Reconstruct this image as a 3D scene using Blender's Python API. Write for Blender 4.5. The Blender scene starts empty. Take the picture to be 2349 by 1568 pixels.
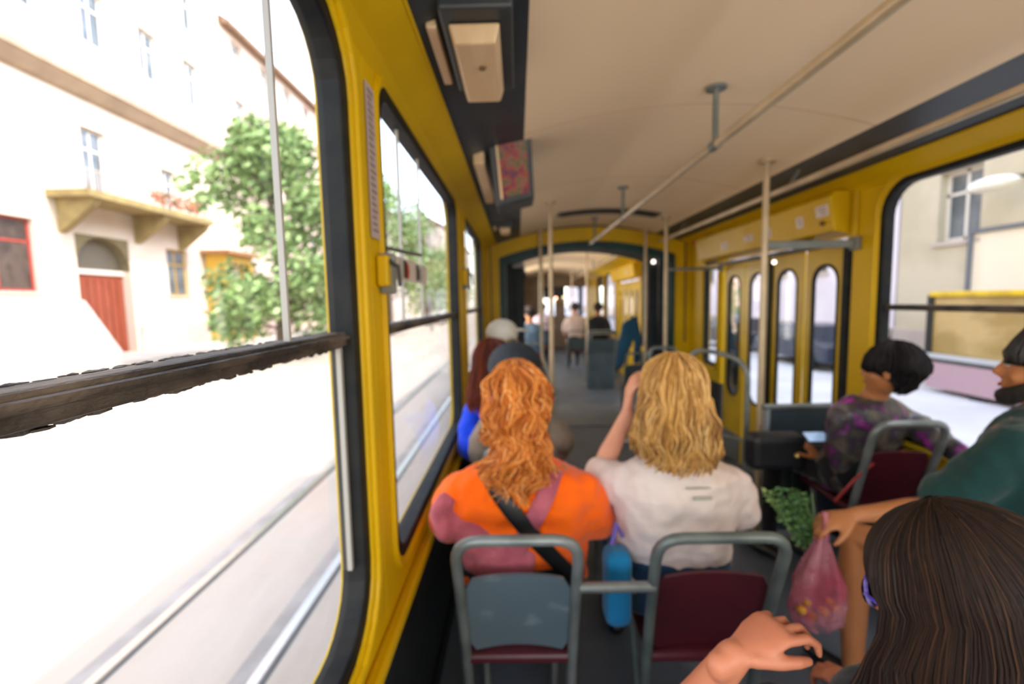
import bpy, bmesh, math, random
from mathutils import Vector, Matrix, noise
S = bpy.context.scene
COL = S.collection
PI = math.pi
R = math.radians
V = Vector

# ------------------------------------------------------------------ camera
F = 1044.0                                   # focal length in pixels of a 2349 wide frame (16 mm lens)
_y = V((12.5, 94.0, -F)).normalized()        # the tram's length axis seen by the camera
_z = V((-math.sin(R(1.1)), math.cos(R(1.1)), 0)); _z = (_z - _y * _z.dot(_y)).normalized()
_x = _y.cross(_z)
CM = Matrix((_x, _y, _z))                    # camera axes -> world axes
EYE = V((0, 0, 1.5))
cam = bpy.data.cameras.new('camera'); cam.lens = 16.0; cam.sensor_width = 36.0
cam.clip_start = 0.02; cam.clip_end = 600
cam.dof.use_dof = True; cam.dof.focus_distance = 0.40; cam.dof.aperture_fstop = 3.4
camo = bpy.data.objects.new('camera', cam); COL.objects.link(camo)
camo.matrix_world = Matrix.Translation(EYE) @ CM.to_4x4()
S.camera = camo
def ray(u, v): return CM @ V((u - 1174.5, 784 - v, -F))
def P(u, v, Y):
    d = ray(u, v); return EYE + d * (Y / d.y)
def PX(u, v, X):
    d = ray(u, v); return EYE + d * (X / d.x)

# ------------------------------------------------------------------ world, sun, exposure
SUN_EL, SUN_AZ = 50.0, 18.0                  # comes from the right over the roofs, drifting forward
w = bpy.data.worlds.new('sky'); S.world = w; w.use_nodes = True
nt = w.node_tree; bgn = nt.nodes['Background']
sky = nt.nodes.new('ShaderNodeTexSky'); sky.sky_type = 'NISHITA'; sky.sun_disc = False
sky.sun_elevation = R(SUN_EL); sky.sun_rotation = R(90 + SUN_AZ); sky.dust_density = 1.2; sky.ozone_density = 1.5
hs_ = nt.nodes.new('ShaderNodeHueSaturation'); hs_.inputs['Saturation'].default_value = .6
nt.links.new(sky.outputs[0], hs_.inputs['Color']); nt.links.new(hs_.outputs[0], bgn.inputs[0]); bgn.inputs[1].default_value = 0.275
sl = bpy.data.lights.new('sun', 'SUN'); sl.energy = 1.0; sl.angle = R(0.6); sl.color = (1, 0.90, 0.76)
so = bpy.data.objects.new('sun', sl); COL.objects.link(so)
sdir = V((-math.cos(R(SUN_EL)) * math.cos(R(SUN_AZ)), math.cos(R(SUN_EL)) * math.sin(R(SUN_AZ)), -math.sin(R(SUN_EL))))
so.rotation_euler = sdir.to_track_quat('-Z', 'Y').to_euler(); so.location = (30, -10, 40)
S.view_settings.view_transform = 'Standard'; S.view_settings.look = 'None'
S.view_settings.gamma = 1; S.view_settings.use_curve_mapping = False
S.view_settings.exposure = 2.25
# added fill lamps inside the windows, behind the viewer and in the car ahead
def fill_lamp(loc, rot, sx, sy, power, col=(1, .93, .84)):
    a = bpy.data.lights.new('interior_fill_lamp', 'AREA'); a.shape = 'RECTANGLE'; a.size = sx; a.size_y = sy; a.energy = power; a.color = col
    o = bpy.data.objects.new('interior_fill_lamp', a); COL.objects.link(o); o.location = loc; o.rotation_euler = rot
fill_lamp((.8, -2.54, 1.45), (R(90), 0, 0), 1.9, 1.1, 5.5)
fill_lamp((-.30, -1.3, 1.42), (R(90), 0, R(-90)), 1.1, 1.2, 5.5)
fill_lamp((1.90, -.7, 1.42), (R(90), 0, R(90)), 1.5, 1.2, 6.5, (.95, .97, 1))
fill_lamp((-.15, 7.6, 1.42), (R(90), 0, R(-92)), 1.3, 1.2, 7)
fill_lamp((-.03, 10.9, 1.42), (R(90), 0, R(-92)), 1.3, 1.2, 7)
S.cycles.use_denoising = True
S.cycles.max_bounces = 10; S.cycles.diffuse_bounces = 5; S.cycles.transparent_max_bounces = 24
S.cycles.sample_clamp_indirect = 6.0
S.cycles.caustics_reflective = False; S.cycles.caustics_refractive = False

# ------------------------------------------------------------------ materials
def lin(c):
    if isinstance(c, str):
        c = [int(c[i:i + 2], 16) / 255 for i in (0, 2, 4)]
        c = [x / 12.92 if x <= .04045 else ((x + .055) / 1.055) ** 2.4 for x in c]
    return (c[0], c[1], c[2], 1)
MATS = {}
def mat(name, col, rough=.6, metal=0, col2=None, scale=8, stretch=(1, 1, 1), lo=.4, hi=.6, bump=0, bscale=None, spec=.5, alpha=1, emit=0, sss=0, detail=4, attr=None, sheen=0):
    if name in MATS: return MATS[name]
    m = bpy.data.materials.new(name); m.use_nodes = True
    n = m.node_tree.nodes; l = m.node_tree.links; b = n['Principled BSDF']
    b.inputs['Base Color'].default_value = lin(col)
    b.inputs['Roughness'].default_value = rough; b.inputs['Metallic'].default_value = metal
    b.inputs['Specular IOR Level'].default_value = spec; b.inputs['Alpha'].default_value = alpha
    if sheen: b.inputs['Sheen Weight'].default_value = sheen
    tc = n.new('ShaderNodeTexCoord'); mp = n.new('ShaderNodeMapping'); mp.inputs['Scale'].default_value = stretch
    l.new(tc.outputs['Object'], mp.inputs[0])
    out = None
    if col2 is not None:
        nz = n.new('ShaderNodeTexNoise'); nz.inputs['Scale'].default_value = scale; nz.inputs['Detail'].default_value = detail
        l.new(mp.outputs[0], nz.inputs['Vector'])
        r = n.new('ShaderNodeValToRGB'); r.color_ramp.elements[0].position = lo; r.color_ramp.elements[1].position = hi
        r.color_ramp.elements[0].color = lin(col); r.color_ramp.elements[1].color = lin(col2)
        l.new(nz.outputs['Fac'], r.inputs[0]); out = r.outputs[0]
        l.new(out, b.inputs['Base Color'])
    if attr:
        at = n.new('ShaderNodeAttribute'); at.attribute_name = 'tone'
        r2 = n.new('ShaderNodeValToRGB'); els = r2.color_ramp.elements
        while len(els) < len(attr): els.new(.5)
        for i, c in enumerate(attr):
            els[i].position = i / (len(attr) - 1); els[i].color = lin(c)
        l.new(at.outputs['Fac'], r2.inputs[0]); l.new(r2.outputs[0], b.inputs['Base Color'])
    if bump:
        nb = n.new('ShaderNodeTexNoise'); nb.inputs['Scale'].default_value = bscale or scale; nb.inputs['Detail'].default_value = 5
        l.new(mp.outputs[0], nb.inputs['Vector'])
        bp = n.new('ShaderNodeBump'); bp.inputs['Strength'].default_value = min(1, bump); bp.inputs['Distance'].default_value = .02 * max(1, bump)
        l.new(nb.outputs['Fac'], bp.inputs['Height']); l.new(bp.outputs[0], b.inputs['Normal'])
    if emit:
        b.inputs['Emission Color'].default_value = lin(col); b.inputs['Emission Strength'].default_value = emit
    if sss:
        b.inputs['Subsurface Weight'].default_value = sss; b.inputs['Subsurface Radius'].default_value = (.02, .008, .004)
        b.inputs['Subsurface Scale'].default_value = .5
    MATS[name] = m; return m
def glassmat(name, tint, refl=.06, dirt=0.03):
    m = bpy.data.materials.new(name); m.use_nodes = True; n = m.node_tree.nodes; l = m.node_tree.links
    n.remove(n['Principled BSDF']); o = n['Material Output']
    t = n.new('ShaderNodeBsdfTransparent'); t.inputs[0].default_value = lin(tint)
    g = n.new('ShaderNodeBsdfGlossy'); g.inputs['Roughness'].default_value = .02
    d = n.new('ShaderNodeBsdfDiffuse'); d.inputs[0].default_value = (.7, .68, .62, 1)
    fr = n.new('ShaderNodeFresnel'); fr.inputs[0].default_value = 1.3
    mx = n.new('ShaderNodeMixShader'); mx2 = n.new('ShaderNodeMixShader')
    nz = n.new('ShaderNodeTexNoise'); nz.inputs['Scale'].default_value = 3
    mm = n.new('ShaderNodeMath'); mm.operation = 'MULTIPLY'; mm.inputs[1].default_value = dirt * 2
    l.new(nz.outputs['Fac'], mm.inputs[0]); l.new(mm.outputs[0], mx2.inputs[0])
    l.new(fr.outputs[0], mx.inputs[0]); l.new(t.outputs[0], mx.inputs[1]); l.new(g.outputs[0], mx.inputs[2])
    l.new(mx.outputs[0], mx2.inputs[1]); l.new(d.outputs[0], mx2.inputs[2]); l.new(mx2.outputs[0], o.inputs[0])
    MATS[name] = m; return m
YEL = mat('yellow_paint', 'D6AE00', .46, col2='CCA600', scale=3, bump=.06, bscale=25, spec=.3)
YEL2 = mat('yellow_door_paint', 'D2AE00', .35, col2='BE9C08', scale=3)
RUB = mat('black_rubber', '0e1113', .6, col2='1c1c19', scale=14, spec=.25)
DARK = mat('dark_grey_trim', '30363a', .45, col2='3a3e40', scale=4)
LOWW = mat('dark_wall_laminate', '1b2023', .5, col2='262a2c', scale=5)
CEIL = mat('beige_ceiling_laminate', 'f6dcb4', .5, col2='efd4ae', scale=1.2, stretch=(1, .5, 1), lo=.35, hi=.7)
FLOORM = mat('grey_rubber_floor', '454d54', .55, col2='59606a', scale=3, lo=.3, hi=.7)
TUBE = mat('worn_grey_tube', '848a88', .4, metal=.35, col2='6f7674', scale=9)
POLE = mat('beige_steel_pole', 'cbb898', .35, metal=.2, col2='b9a788', scale=6)
SEATG = mat('blue_grey_seat_shell', '5b6c74', .4, col2='97a6a6', scale=7, stretch=(1, 1, 1.4), lo=.58, hi=.85, detail=9)
SEATR = mat('dark_red_seat_shell', '521a24', .38, col2='43151e', scale=4)
SEATG2 = mat('grey_green_seat_shell', '57666a', .4, col2='4c5a5e', scale=5)
TEAL = mat('dark_teal_paint', '0a3d40', .55, col2='083236', scale=5)
BELL = mat('black_bellows_rubber', '1a2022', .7, col2='222a2c', scale=6)
WHITE = mat('white_label', 'ded4cc', .5)
BLACK = mat('black_plastic', '101214', .45)
GREY = mat('mid_grey_paint', '7e827f', .45, col2='70746f', scale=5)
GLASS = glassmat('window_glass', (.97, .98, .97), dirt=.045)
def skin(name, c, c2): return mat(name, c, .48, col2=c2, scale=6, lo=.35, hi=.7, sss=.12, spec=.35)
SKA = skin('fair_skin', 'd39c80', 'c78a6e')
SKB = skin('tan_skin', 'b87a4e', 'a86c42')
SKC = skin('brown_skin', '8a5334', '7a452a')

# ------------------------------------------------------------------ mesh helpers
def wloc(o):
    t = V((0, 0, 0))
    while o is not None: t += o.location; o = o.parent
    return t
class B:
    def __init__(s): s.bm = bmesh.new(); s.tone = s.bm.verts.layers.float.new('tone')
    def f(s, vs):
        try: return s.bm.faces.new(vs)
        except ValueError: return None
    def v(s, p, t=.5):
        q = s.bm.verts.new(p); q[s.tone] = t; return q
    def box(s, x0, x1, y0, y1, z0, z1):
        p = [s.v((x, y, z)) for x in (x0, x1) for y in (y0, y1) for z in (z0, z1)]
        for a in ((0, 1, 3, 2), (4, 6, 7, 5), (0, 4, 5, 1), (2, 3, 7, 6), (0, 2, 6, 4), (1, 5, 7, 3)): s.f([p[i] for i in a])
        return s
    def quadbox(s, c8):
        p = [s.v(c) for c in c8]
        for a in ((0, 1, 2, 3), (7, 6, 5, 4), (0, 4, 5, 1), (1, 5, 6, 2), (2, 6, 7, 3), (3, 7, 4, 0)): s.f([p[i] for i in a])
        return s
    def rings(s, rs, closed=False, cap=True, tones=None):
        L = [[s.v(p, (tones[i] if tones else .5)) for p in r] for i, r in enumerate(rs)]
        n = len(L[0]); m = len(L)
        for i in range(m if closed else m - 1):
            a, b = L[i], L[(i + 1) % m]
            for k in range(n): s.f((a[k], a[(k + 1) % n], b[(k + 1) % n], b[k]))
        if cap and not closed:
            s.f(list(reversed(L[0]))); s.f(L[-1])
        return s
    def tube(s, pts, r, n=10, ref=None, cap=True, closed=False, tone=.5, rnd=False):
        """tube through points; r = number, list, or list of (ra, rb) with ra along ref"""
        pts = [V(p) for p in pts]; m = len(pts)
        rr = r if isinstance(r, (list, tuple)) and len(r) == m and not isinstance(r, tuple) else [r] * m
        rs = []; T = []
        for i in range(m):
            if closed: t = pts[(i + 1) % m] - pts[i - 1]
            elif i == 0: t = pts[1] - pts[0]
            elif i == m - 1: t = pts[-1] - pts[-2]
            else: t = (pts[i + 1] - pts[i]).normalized() + (pts[i] - pts[i - 1]).normalized()
            T.append(t.normalized() if t.length > 1e-9 else V((0, 0, 1)))
        u = V(ref) if ref is not None else (V((0, 0, 1)) if abs(T[0].z) < .9 else V((0, 1, 0)))
        P0, R0 = list(pts), list(rr)
        if rnd:      # rounded ends
            def sc(a, k): return (a[0] * k, a[1] * k) if isinstance(a, tuple) else a * k
            def mn(a): return min(a) if isinstance(a, tuple) else a
            A, Rr, TT = [], [], []
            for q, k in ((1, .05), (.87, .5), (.5, .87)):
                A.append(pts[0] - T[0] * mn(rr[0]) * q); Rr.append(sc(rr[0], k)); TT.append(T[0])
            A += pts; Rr += rr; TT += T
            for q, k in ((.5, .87), (.87, .5), (1, .05)):
                A.append(pts[-1] + T[-1] * mn(rr[-1]) * q); Rr.append(sc(rr[-1], k)); TT.append(T[-1])
            P0, R0, T = A, Rr, TT
        for p, q, t in zip(P0, R0, T):
            w_ = (V(ref) if ref is not None else u); uu = w_ - t * w_.dot(t)
            if uu.length < 1e-4: uu = t.orthogonal()
            uu.normalize(); u = uu; vv = t.cross(uu)
            ra, rb = q if isinstance(q, tuple) else (q, q)
            rs.append([p + uu * ra * math.cos(2 * PI * k / n) + vv * rb * math.sin(2 * PI * k / n) for k in range(n)])
        s.rings(rs, closed=closed, cap=cap, tones=[tone] * len(rs)); return s
    def ell(s, c, r, rot=None, n=16, m=10, tone=.5):
        c = V(c); r = r if isinstance(r, (tuple, list)) else (r, r, r); rs = []
        for i in range(m + 1):
            a = PI * (i + .02) / (m + .04) if True else 0
            ring = []
            for k in range(n):
                q = V((r[0] * math.sin(a) * math.cos(2 * PI * k / n), r[1] * math.sin(a) * math.sin(2 * PI * k / n), -r[2] * math.cos(a)))
                ring.append(c + (rot @ q if rot else q))
            rs.append(ring)
        s.rings(rs, tones=[tone] * len(rs)); return s
    def frame(s, outer, inner, a0, a1, axis='x'):
        """solid ring between two outlines with equal point counts; outlines in (Y,Z) for axis x, (X,Z) for axis y"""
        f = (lambda a, p: (a, p[0], p[1])) if axis == 'x' else ((lambda a, p: (p[0], a, p[1])) if axis == 'y' else (lambda a, p: (p[0], p[1], a)))
        n = len(outer)
        O0 = [s.v(f(a0, p)) for p in outer]; O1 = [s.v(f(a1, p)) for p in outer]
        I0 = [s.v(f(a0, p)) for p in inner]; I1 = [s.v(f(a1, p)) for p in inner]
        for k in range(n):
            j = (k + 1) % n
            s.f((O0[k], O0[j], I0[j], I0[k])); s.f((O1[k], I1[k], I1[j], O1[j]))
            s.f((O0[k], O1[k], O1[j], O0[j])); s.f((I0[k], I0[j], I1[j], I1[k]))
        return s
    def prism(s, poly, a0, a1, axis='x'):
        f = (lambda a, p: (a, p[0], p[1])) if axis == 'x' else ((lambda a, p: (p[0], a, p[1])) if axis == 'y' else (lambda a, p: (p[0], p[1], a)))
        A = [s.v(f(a0, p)) for p in poly]; C = [s.v(f(a1, p)) for p in poly]; n = len(poly)
        for k in range(n): s.f((A[k], A[(k + 1) % n], C[(k + 1) % n], C[k]))
        s.f(list(reversed(A))); s.f(C); return s
    def build(s, name, m, parent=None, smooth=False, bev=0, voxel=0, sm=6, subd=0, disp=0):
        if len(s.bm.faces) < 60000: bmesh.ops.recalc_face_normals(s.bm, faces=s.bm.faces)
        if parent is not None:
            t = wloc(parent)
            for q in s.bm.verts: q.co -= t
        me = bpy.data.meshes.new(name); s.bm.to_mesh(me); s.bm.free()
        if smooth:
            me.polygons.foreach_set('use_smooth', [True] * len(me.polygons))
            if not voxel and hasattr(me, 'set_sharp_from_angle'): me.set_sharp_from_angle(angle=R(50))
        me.materials.append(m)
        o = bpy.data.objects.new(name, me); COL.objects.link(o); o.parent = parent
        if bev:
            q = o.modifiers.new('b', 'BEVEL'); q.width = bev; q.segments = 2; q.limit_method = 'ANGLE'
        if subd:
            q = o.modifiers.new('s', 'SUBSURF'); q.levels = q.render_levels = subd
        if voxel:
            q = o.modifiers.new('r', 'REMESH'); q.mode = 'VOXEL'; q.voxel_size = voxel; q.use_smooth_shade = True
            q = o.modifiers.new('m', 'SMOOTH'); q.iterations = sm; q.factor = .6
        if disp:
            for nm, sz, st in (('broad_folds', .11, disp), ('fine_folds', .045, disp * .45)):
                if nm not in bpy.data.textures:
                    tx = bpy.data.textures.new(nm, 'CLOUDS'); tx.noise_scale = sz; tx.noise_depth = 1
                q = o.modifiers.new(nm, 'DISPLACE'); q.texture = bpy.data.textures[nm]; q.strength = st; q.mid_level = .45
        return o
def thing(name, label, cat, loc=(0, 0, 0), group=None, kind=None):
    o = bpy.data.objects.new(name, None); COL.objects.link(o); o.location = loc
    o.empty_display_size = .1
    return tag(o, label, cat, group, kind)
def tag(o, label=None, cat=None, group=None, kind=None):
    if label: o['label'] = label
    if cat: o['category'] = cat
    if group: o['group'] = group
    if kind: o['kind'] = kind
    return o
def struct(o, label=None): o['kind'] = 'structure'; return tag(o, label)
def rrect(y0, y1, z0, z1, r, n=6):
    """rounded rectangle, n+1 points a corner; r may be 0 (points collapse)"""
    rs = r if isinstance(r, (list, tuple)) else (r,) * 4
    out = []
    for (cy, cz, a0), q in zip((((y1, z1), 0, 0)[0:1] + (0,), (0, 0, 0), (0, 0, 0), (0, 0, 0)) if False else ((1, 1, 0), (0, 1, 90), (0, 0, 180), (1, 0, 270)), rs):
        q = max(q, 1e-4)
        oy = (y1 - q) if cy else (y0 + q); oz = (z1 - q) if cz else (z0 + q)
        for k in range(n + 1):
            a = R(a0 + 90 * k / n); out.append((oy + q * math.cos(a), oz + q * math.sin(a)))
    return out
def bend(pts, r, n=5):
    """round the corners of a polyline"""
    pts = [V(p) for p in pts]; out = [pts[0]]
    for i in range(1, len(pts) - 1):
        a, b, c = pts[i - 1], pts[i], pts[i + 1]
        d1 = (a - b); d2 = (c - b); q = min(r, d1.length * .49, d2.length * .49)
        p1 = b + d1.normalized() * q; p2 = b + d2.normalized() * q
        for k in range(n + 1):
            t = k / n; out.append(p1 * (1 - t) ** 2 + b * 2 * t * (1 - t) + p2 * t * t)
    out.append(pts[-1]); return out

# ------------------------------------------------------------------ tram shell
WL, WR = -0.35, 1.95                        # inner faces of the side walls
ZW0, ZW1 = 0.76, 2.08                       # window opening
ZB = 1.43                                   # window bar height
GY = 5.2                                    # articulation ring
YB = -2.6                                   # rear end of the car behind the camera
CX = (WL + WR) / 2
floor = B().box(WL - .1, WR + .1, YB, GY + 1.2, -.06, 0).build('floor', FLOORM); struct(floor)
# ceiling: crowned panel
def crown(x): return 2.22 + .11 * (1 - ((x - CX) / .76) ** 2)
def ceiling_strip(y0, y1):
    b = B(); xs = [CX - .757 + 1.514 * k / 20 for k in range(21)]
    top = [(x, crown(x) + .05) for x in xs]; bot = [(x, crown(x)) for x in reversed(xs)]
    return b.prism(top + bot, y0, y1, 'y')
struct(ceiling_strip(YB, GY).build('ceiling', CEIL, smooth=True))
rb = B(); rb.box(WL - .1, WR + .1, YB, GY, 2.42, 2.52)
struct(rb.build('ceiling_roof', DARK))
sm = B()
for y in (-.2, .95, 2.05, 3.2, 4.2):
    xs = [CX - .755 + 1.51 * k / 20 for k in range(21)]
    sm.prism([(x, crown(x) - .0015) for x in xs] + [(x, crown(x) + .001) for x in reversed(xs)], y, y + .004, 'y')
struct(sm.build('trim_3', mat('ceiling_seam', 'c4a78a', .6)))

def side_wall(side, bays, xw, sgn):
    """sgn=+1: wall face looks to +X (left wall). bays: (y0, y1, hole or None)"""
    xo = xw - sgn * .07
    wb = B()
    for y0, y1, h in bays:
        if h is None: wb.box(min(xo, xw), max(xo, xw), y0, y1, ZW0 - .10, 2.16); continue
        wb.frame(rrect(y0, y1, ZW0 - .10, 2.16, 0), rrect(h[0], h[1], h[2], h[3], h[4]), xo, xw)
    return wb
HL = [(-1.9, -.75), (-.55, .985), (1.20, 2.72), (3.08, 4.52)]
bl = [(YB, -1.95, None)]
edges = [-1.95, -.65, 1.10, 2.90, 4.75]
for i, (a, b_) in enumerate(HL):
    bl.append((edges[i], edges[i + 1], (a - .01, b_ + .01, ZW0, ZW1, .14)))
bl.append((4.75, GY, None))
struct(side_wall('left', bl, WL, 1).build('wall_left', YEL, bev=.004))
lw = B().box(WL - .07, WL, YB, GY, 0, ZW0 - .10)
struct(lw.build('wall_left_lower', LOWW))
rw_b = [(YB, -1.7, None), (-1.7, .2, (-1.6, .08, ZW0, ZW1, .14)), (.2, 2.70, (.35, 2.50, ZW0, ZW1, .17)),
        (4.40, GY, (4.46, 4.80, ZW0 + .05, 1.86, .07))]
rwm = side_wall('right', rw_b, WR, -1)
rwm.box(WR, WR + .07, 2.70, 4.40, 1.84, 2.16)
struct(rwm.build('wall_right', YEL, bev=.004))
lw = B(); lw.box(WR, WR + .07, YB, 2.70, 0, ZW0 - .10); lw.box(WR, WR + .07, 4.40, GY, 0, ZW0 - .10)
struct(lw.build('wall_right_lower', LOWW))
struct(B().frame(rrect(WL - .1, WR + .1, 0, 2.45, 0), rrect(-.18, 1.78, .88, 2.02, .12), YB - .06, YB, 'y').build('wall_back', YEL))

def cornice(xw, sgn, side, y0, y1):
    # yellow cove then dark sloping strip up to the ceiling panel
    b = B(); b.prism([(xw, 2.075), (xw + sgn * .03, 2.10), (xw + sgn * .115, 2.145), (xw + sgn * .115, 2.155), (xw, 2.20)], y0, y1, 'y')
    struct(b.build('trim_%d' % (1 if sgn > 0 else 2), YEL, smooth=False))
    b = B(); b.prism([(xw + sgn * .115, 2.155), (xw + sgn * .22, 2.19), (xw + sgn * .393, 2.222), (xw + sgn * .393, 2.25), (xw + sgn * .1, 2.22)], y0, y1, 'y')
    struct(b.build('trim_%d' % (4 if sgn > 0 else 5), DARK))
    b = B(); b.tube([(xw + sgn * .118, y0, 2.150), (xw + sgn * .118, y1, 2.150)], .006, 6)
    struct(b.build('trim_%d' % (6 if sgn > 0 else 7), YEL))
cornice(WL, 1, 'left', YB, GY); cornice(WR, -1, 'right', YB, GY)

def window(n, xw, sgn, y0, y1, z0, z1, r, bar=True, muntins=(), ringw=.05, prot=.022, grimy=False):
    """rubber gasket, protruding yellow ring, glass, middle bar"""
    xa = xw - sgn * .06
    w_ = B(); w_.frame(rrect(y0 - .015, y1 + .015, z0 - .015, z1 + .015, r), rrect(y0 + .03, y1 - .03, z0 + .03, z1 - .03, r * .85), xw - sgn * .05, xw + sgn * .004)
    root = w_.build('window_%d' % n, RUB, bev=.006); struct(root)
    if ringw:
        a = B()
        for q, o1, i1 in ((prot * .55, ringw, 0), (prot, ringw * .8, .012)):
            a.frame(rrect(y0 - o1, y1 + o1, z0 - o1, z1 + o1, r + o1 * .6), rrect(y0 - i1, y1 + i1, z0 - i1, z1 + i1, r), xw - sgn * .001, xw + sgn * q)
        struct(a.build('window_frame', YEL, root, smooth=False, bev=.007))
    m_ = xw - sgn * .035
    g = B(); g.f([g.v((m_, p[0], p[1])) for p in rrect(y0 + .02, y1 - .02, z0 + .02, z1 - .02, r * .8)])
    g.build('window_glass', GLASS, root)
    if bar:
        b = B(); b.box(m_ - .018, m_ + .022, y0 + .01, y1 - .01, ZB - .018, ZB + .012)
        b.box(m_ - .01, m_ + .030, y0 + .01, y1 - .01, ZB - .004, ZB + .006)
        b.build('window_bar', GRIME, root, bev=.004)
    for y in muntins:
        b = B(); b.box(m_ + .004, m_ + .014, y - .0035, y + .0035, ZB, z1 - .02)
        b.build('pane_edge', mat('dusty_pane_edge', 'a8a49b', .4), root)
    if n == 1:
        B().box(m_ + .002, m_ + .012, y1 - .042, y1 - .028, z0 + .16, ZB - .02).build('pane_edge', mat('dusty_pane_edge', ''), root)
    return root
GRIME = mat('grimy_window_bar', '2a2623', .6, col2='6b5f52', scale=18, stretch=(1, .35, 1), lo=.42, hi=.72, bump=.6, bscale=60, detail=10)
window(1, WL, 1, HL[1][0], HL[1][1], ZW0, ZW1, .16, muntins=(.735,))
window(2, WL, 1, HL[2][0], HL[2][1], ZW0, ZW1, .10, muntins=(1.50, 1.80), ringw=.03, prot=.012)
window(3, WL, 1, HL[3][0], HL[3][1], ZW0, ZW1, .10, muntins=(3.5, 3.95), ringw=.03, prot=.012)
window(4, WL, 1, HL[0][0], HL[0][1], ZW0, ZW1, .14)
window(5, WR, -1, .35, 2.50, ZW0, ZW1, .17, muntins=(1.72,), ringw=.035)
window(6, WR, -1, -1.6, .08, ZW0, ZW1, .14)
window(7, WR, -1, 4.46, 4.80, ZW0 + .05, 1.86, .07, bar=False, ringw=.035)
# crumbly dirt along the near window bar
dirt = B(); rng = random.Random(4)
for i in range(260):
    y = rng.uniform(.30, .95)
    x = WL - .035 + rng.uniform(-.012, .012)
    dirt.ell((x, y, ZB - .018 - rng.random() ** 2 * .004), (rng.uniform(.002, .006), rng.uniform(.004, .016), rng.uniform(.001, .004)), n=5, m=3)
for i in range(120):
    y = rng.uniform(.30, .95)
    dirt.ell((WL - .05 + rng.uniform(-.004, .004), y, ZB + .012), (.003, rng.uniform(.004, .012), rng.uniform(.0008, .0025)), n=5, m=3)
tag(dirt.build('caked_dirt', GRIME), 'dark crumbs of dirt caked along the bar of the nearest window', 'dirt', kind='stuff')
# ledge under the left windows
ld = B(); ld.box(WL, WL + .035, YB, GY, ZW0 - .115, ZW0 - .08)
struct(ld.build('trim_8', YEL, bev=.01))
ld = B(); ld.box(WR - .03, WR, YB, 2.62, ZW0 - .115, ZW0 - .08)
struct(ld.build('trim_9', YEL, bev=.01))
# skirting
for k, xs in (('left', (WL, WL + .015)), ('right', (WR - .015, WR))):
    y1 = GY if k == 'left' else 2.70
    struct(B().box(xs[0], xs[1], YB, y1, 0, .09).build('baseboard_' + k, BLACK))

# ------------------------------------------------------------------ articulation ring and bellows
def arch(y0, y1, xa, xb, zc, zt, xa2, xb2, zc2, zt2, zbot=0, n=14):
    """portal: outer outline xa..xb, corner height zc, crown zt; inner outline the same way"""
    def line(a, b_, c, t, base):
        pts = [(a, base)]
        for k in range(n + 1):
            x = a + (b_ - a) * k / n; u = (2 * k / n - 1); pts.append((x, c + (t - c) * (1 - u * u)))
        pts.append((b_, base)); return pts
    o = line(xa, xb, zc, zt, zbot); i = line(xa2, xb2, zc2, zt2, zbot); b = B()
    for k in range(len(o) - 1):
        b.quadbox([(o[k][0], y0, o[k][1]), (o[k + 1][0], y0, o[k + 1][1]), (i[k + 1][0], y0, i[k + 1][1]), (i[k][0], y0, i[k][1]),
                   (o[k][0], y1, o[k][1]), (o[k + 1][0], y1, o[k + 1][1]), (i[k + 1][0], y1, i[k + 1][1]), (i[k][0], y1, i[k][1])])
    return b
struct(arch(GY, GY + .06, WL - .08, WR + .08, 2.45, 2.5, -.20, 1.80, 1.99, 2.16).build('wall_front', YEL))
struct(arch(GY - .015, GY + .02, -.30, 1.90, 2.135, 2.325, -.29, 1.89, 2.12, 2.31, 1.0).build('trim_10', DARK))
struct(arch(GY + .06, GY + .12, -.26, 1.88, 2.3, 2.4, -.13, 1.75, 1.91, 2.08).build('trim_11', TEAL))
bel = thing('articulation_bellows', 'black folded rubber bellows framing the passage to the next car', 'bellows', (CX, GY + .5, 0))
for k in range(9):
    y = GY + .13 + k * .085; q = .05 if k % 2 else 0
    arch(y, y + .08, -.26, 1.88, 2.3, 2.42, -.10 + q, 1.72 - q, 1.95 + q * .5, 2.12).build('bellows_fold', BELL, bel)
for x0, x1 in ((-.19, .085), (1.58, 1.80)):
    B().box(x0, x1, GY + .35, GY + .42, 0, 1.90).build('side_shield', BELL, bel, bev=.02)
B().tube([(-.14, GY + .1, 0), (-.14, GY + .1, 1.93)], .018, 8).build('edge_strip', GREY, bel)
B().tube([(1.775, GY + .1, 0), (1.775, GY + .1, 1.9)], .022, 8).build('edge_strip', GREY, bel)
struct(B().box(-.1, 1.72, GY + .1, GY + 1.2, .0, .012).build('floor_plate', mat('worn_turntable_floor', '63686c', .5, col2='565b60', scale=4)))

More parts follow.
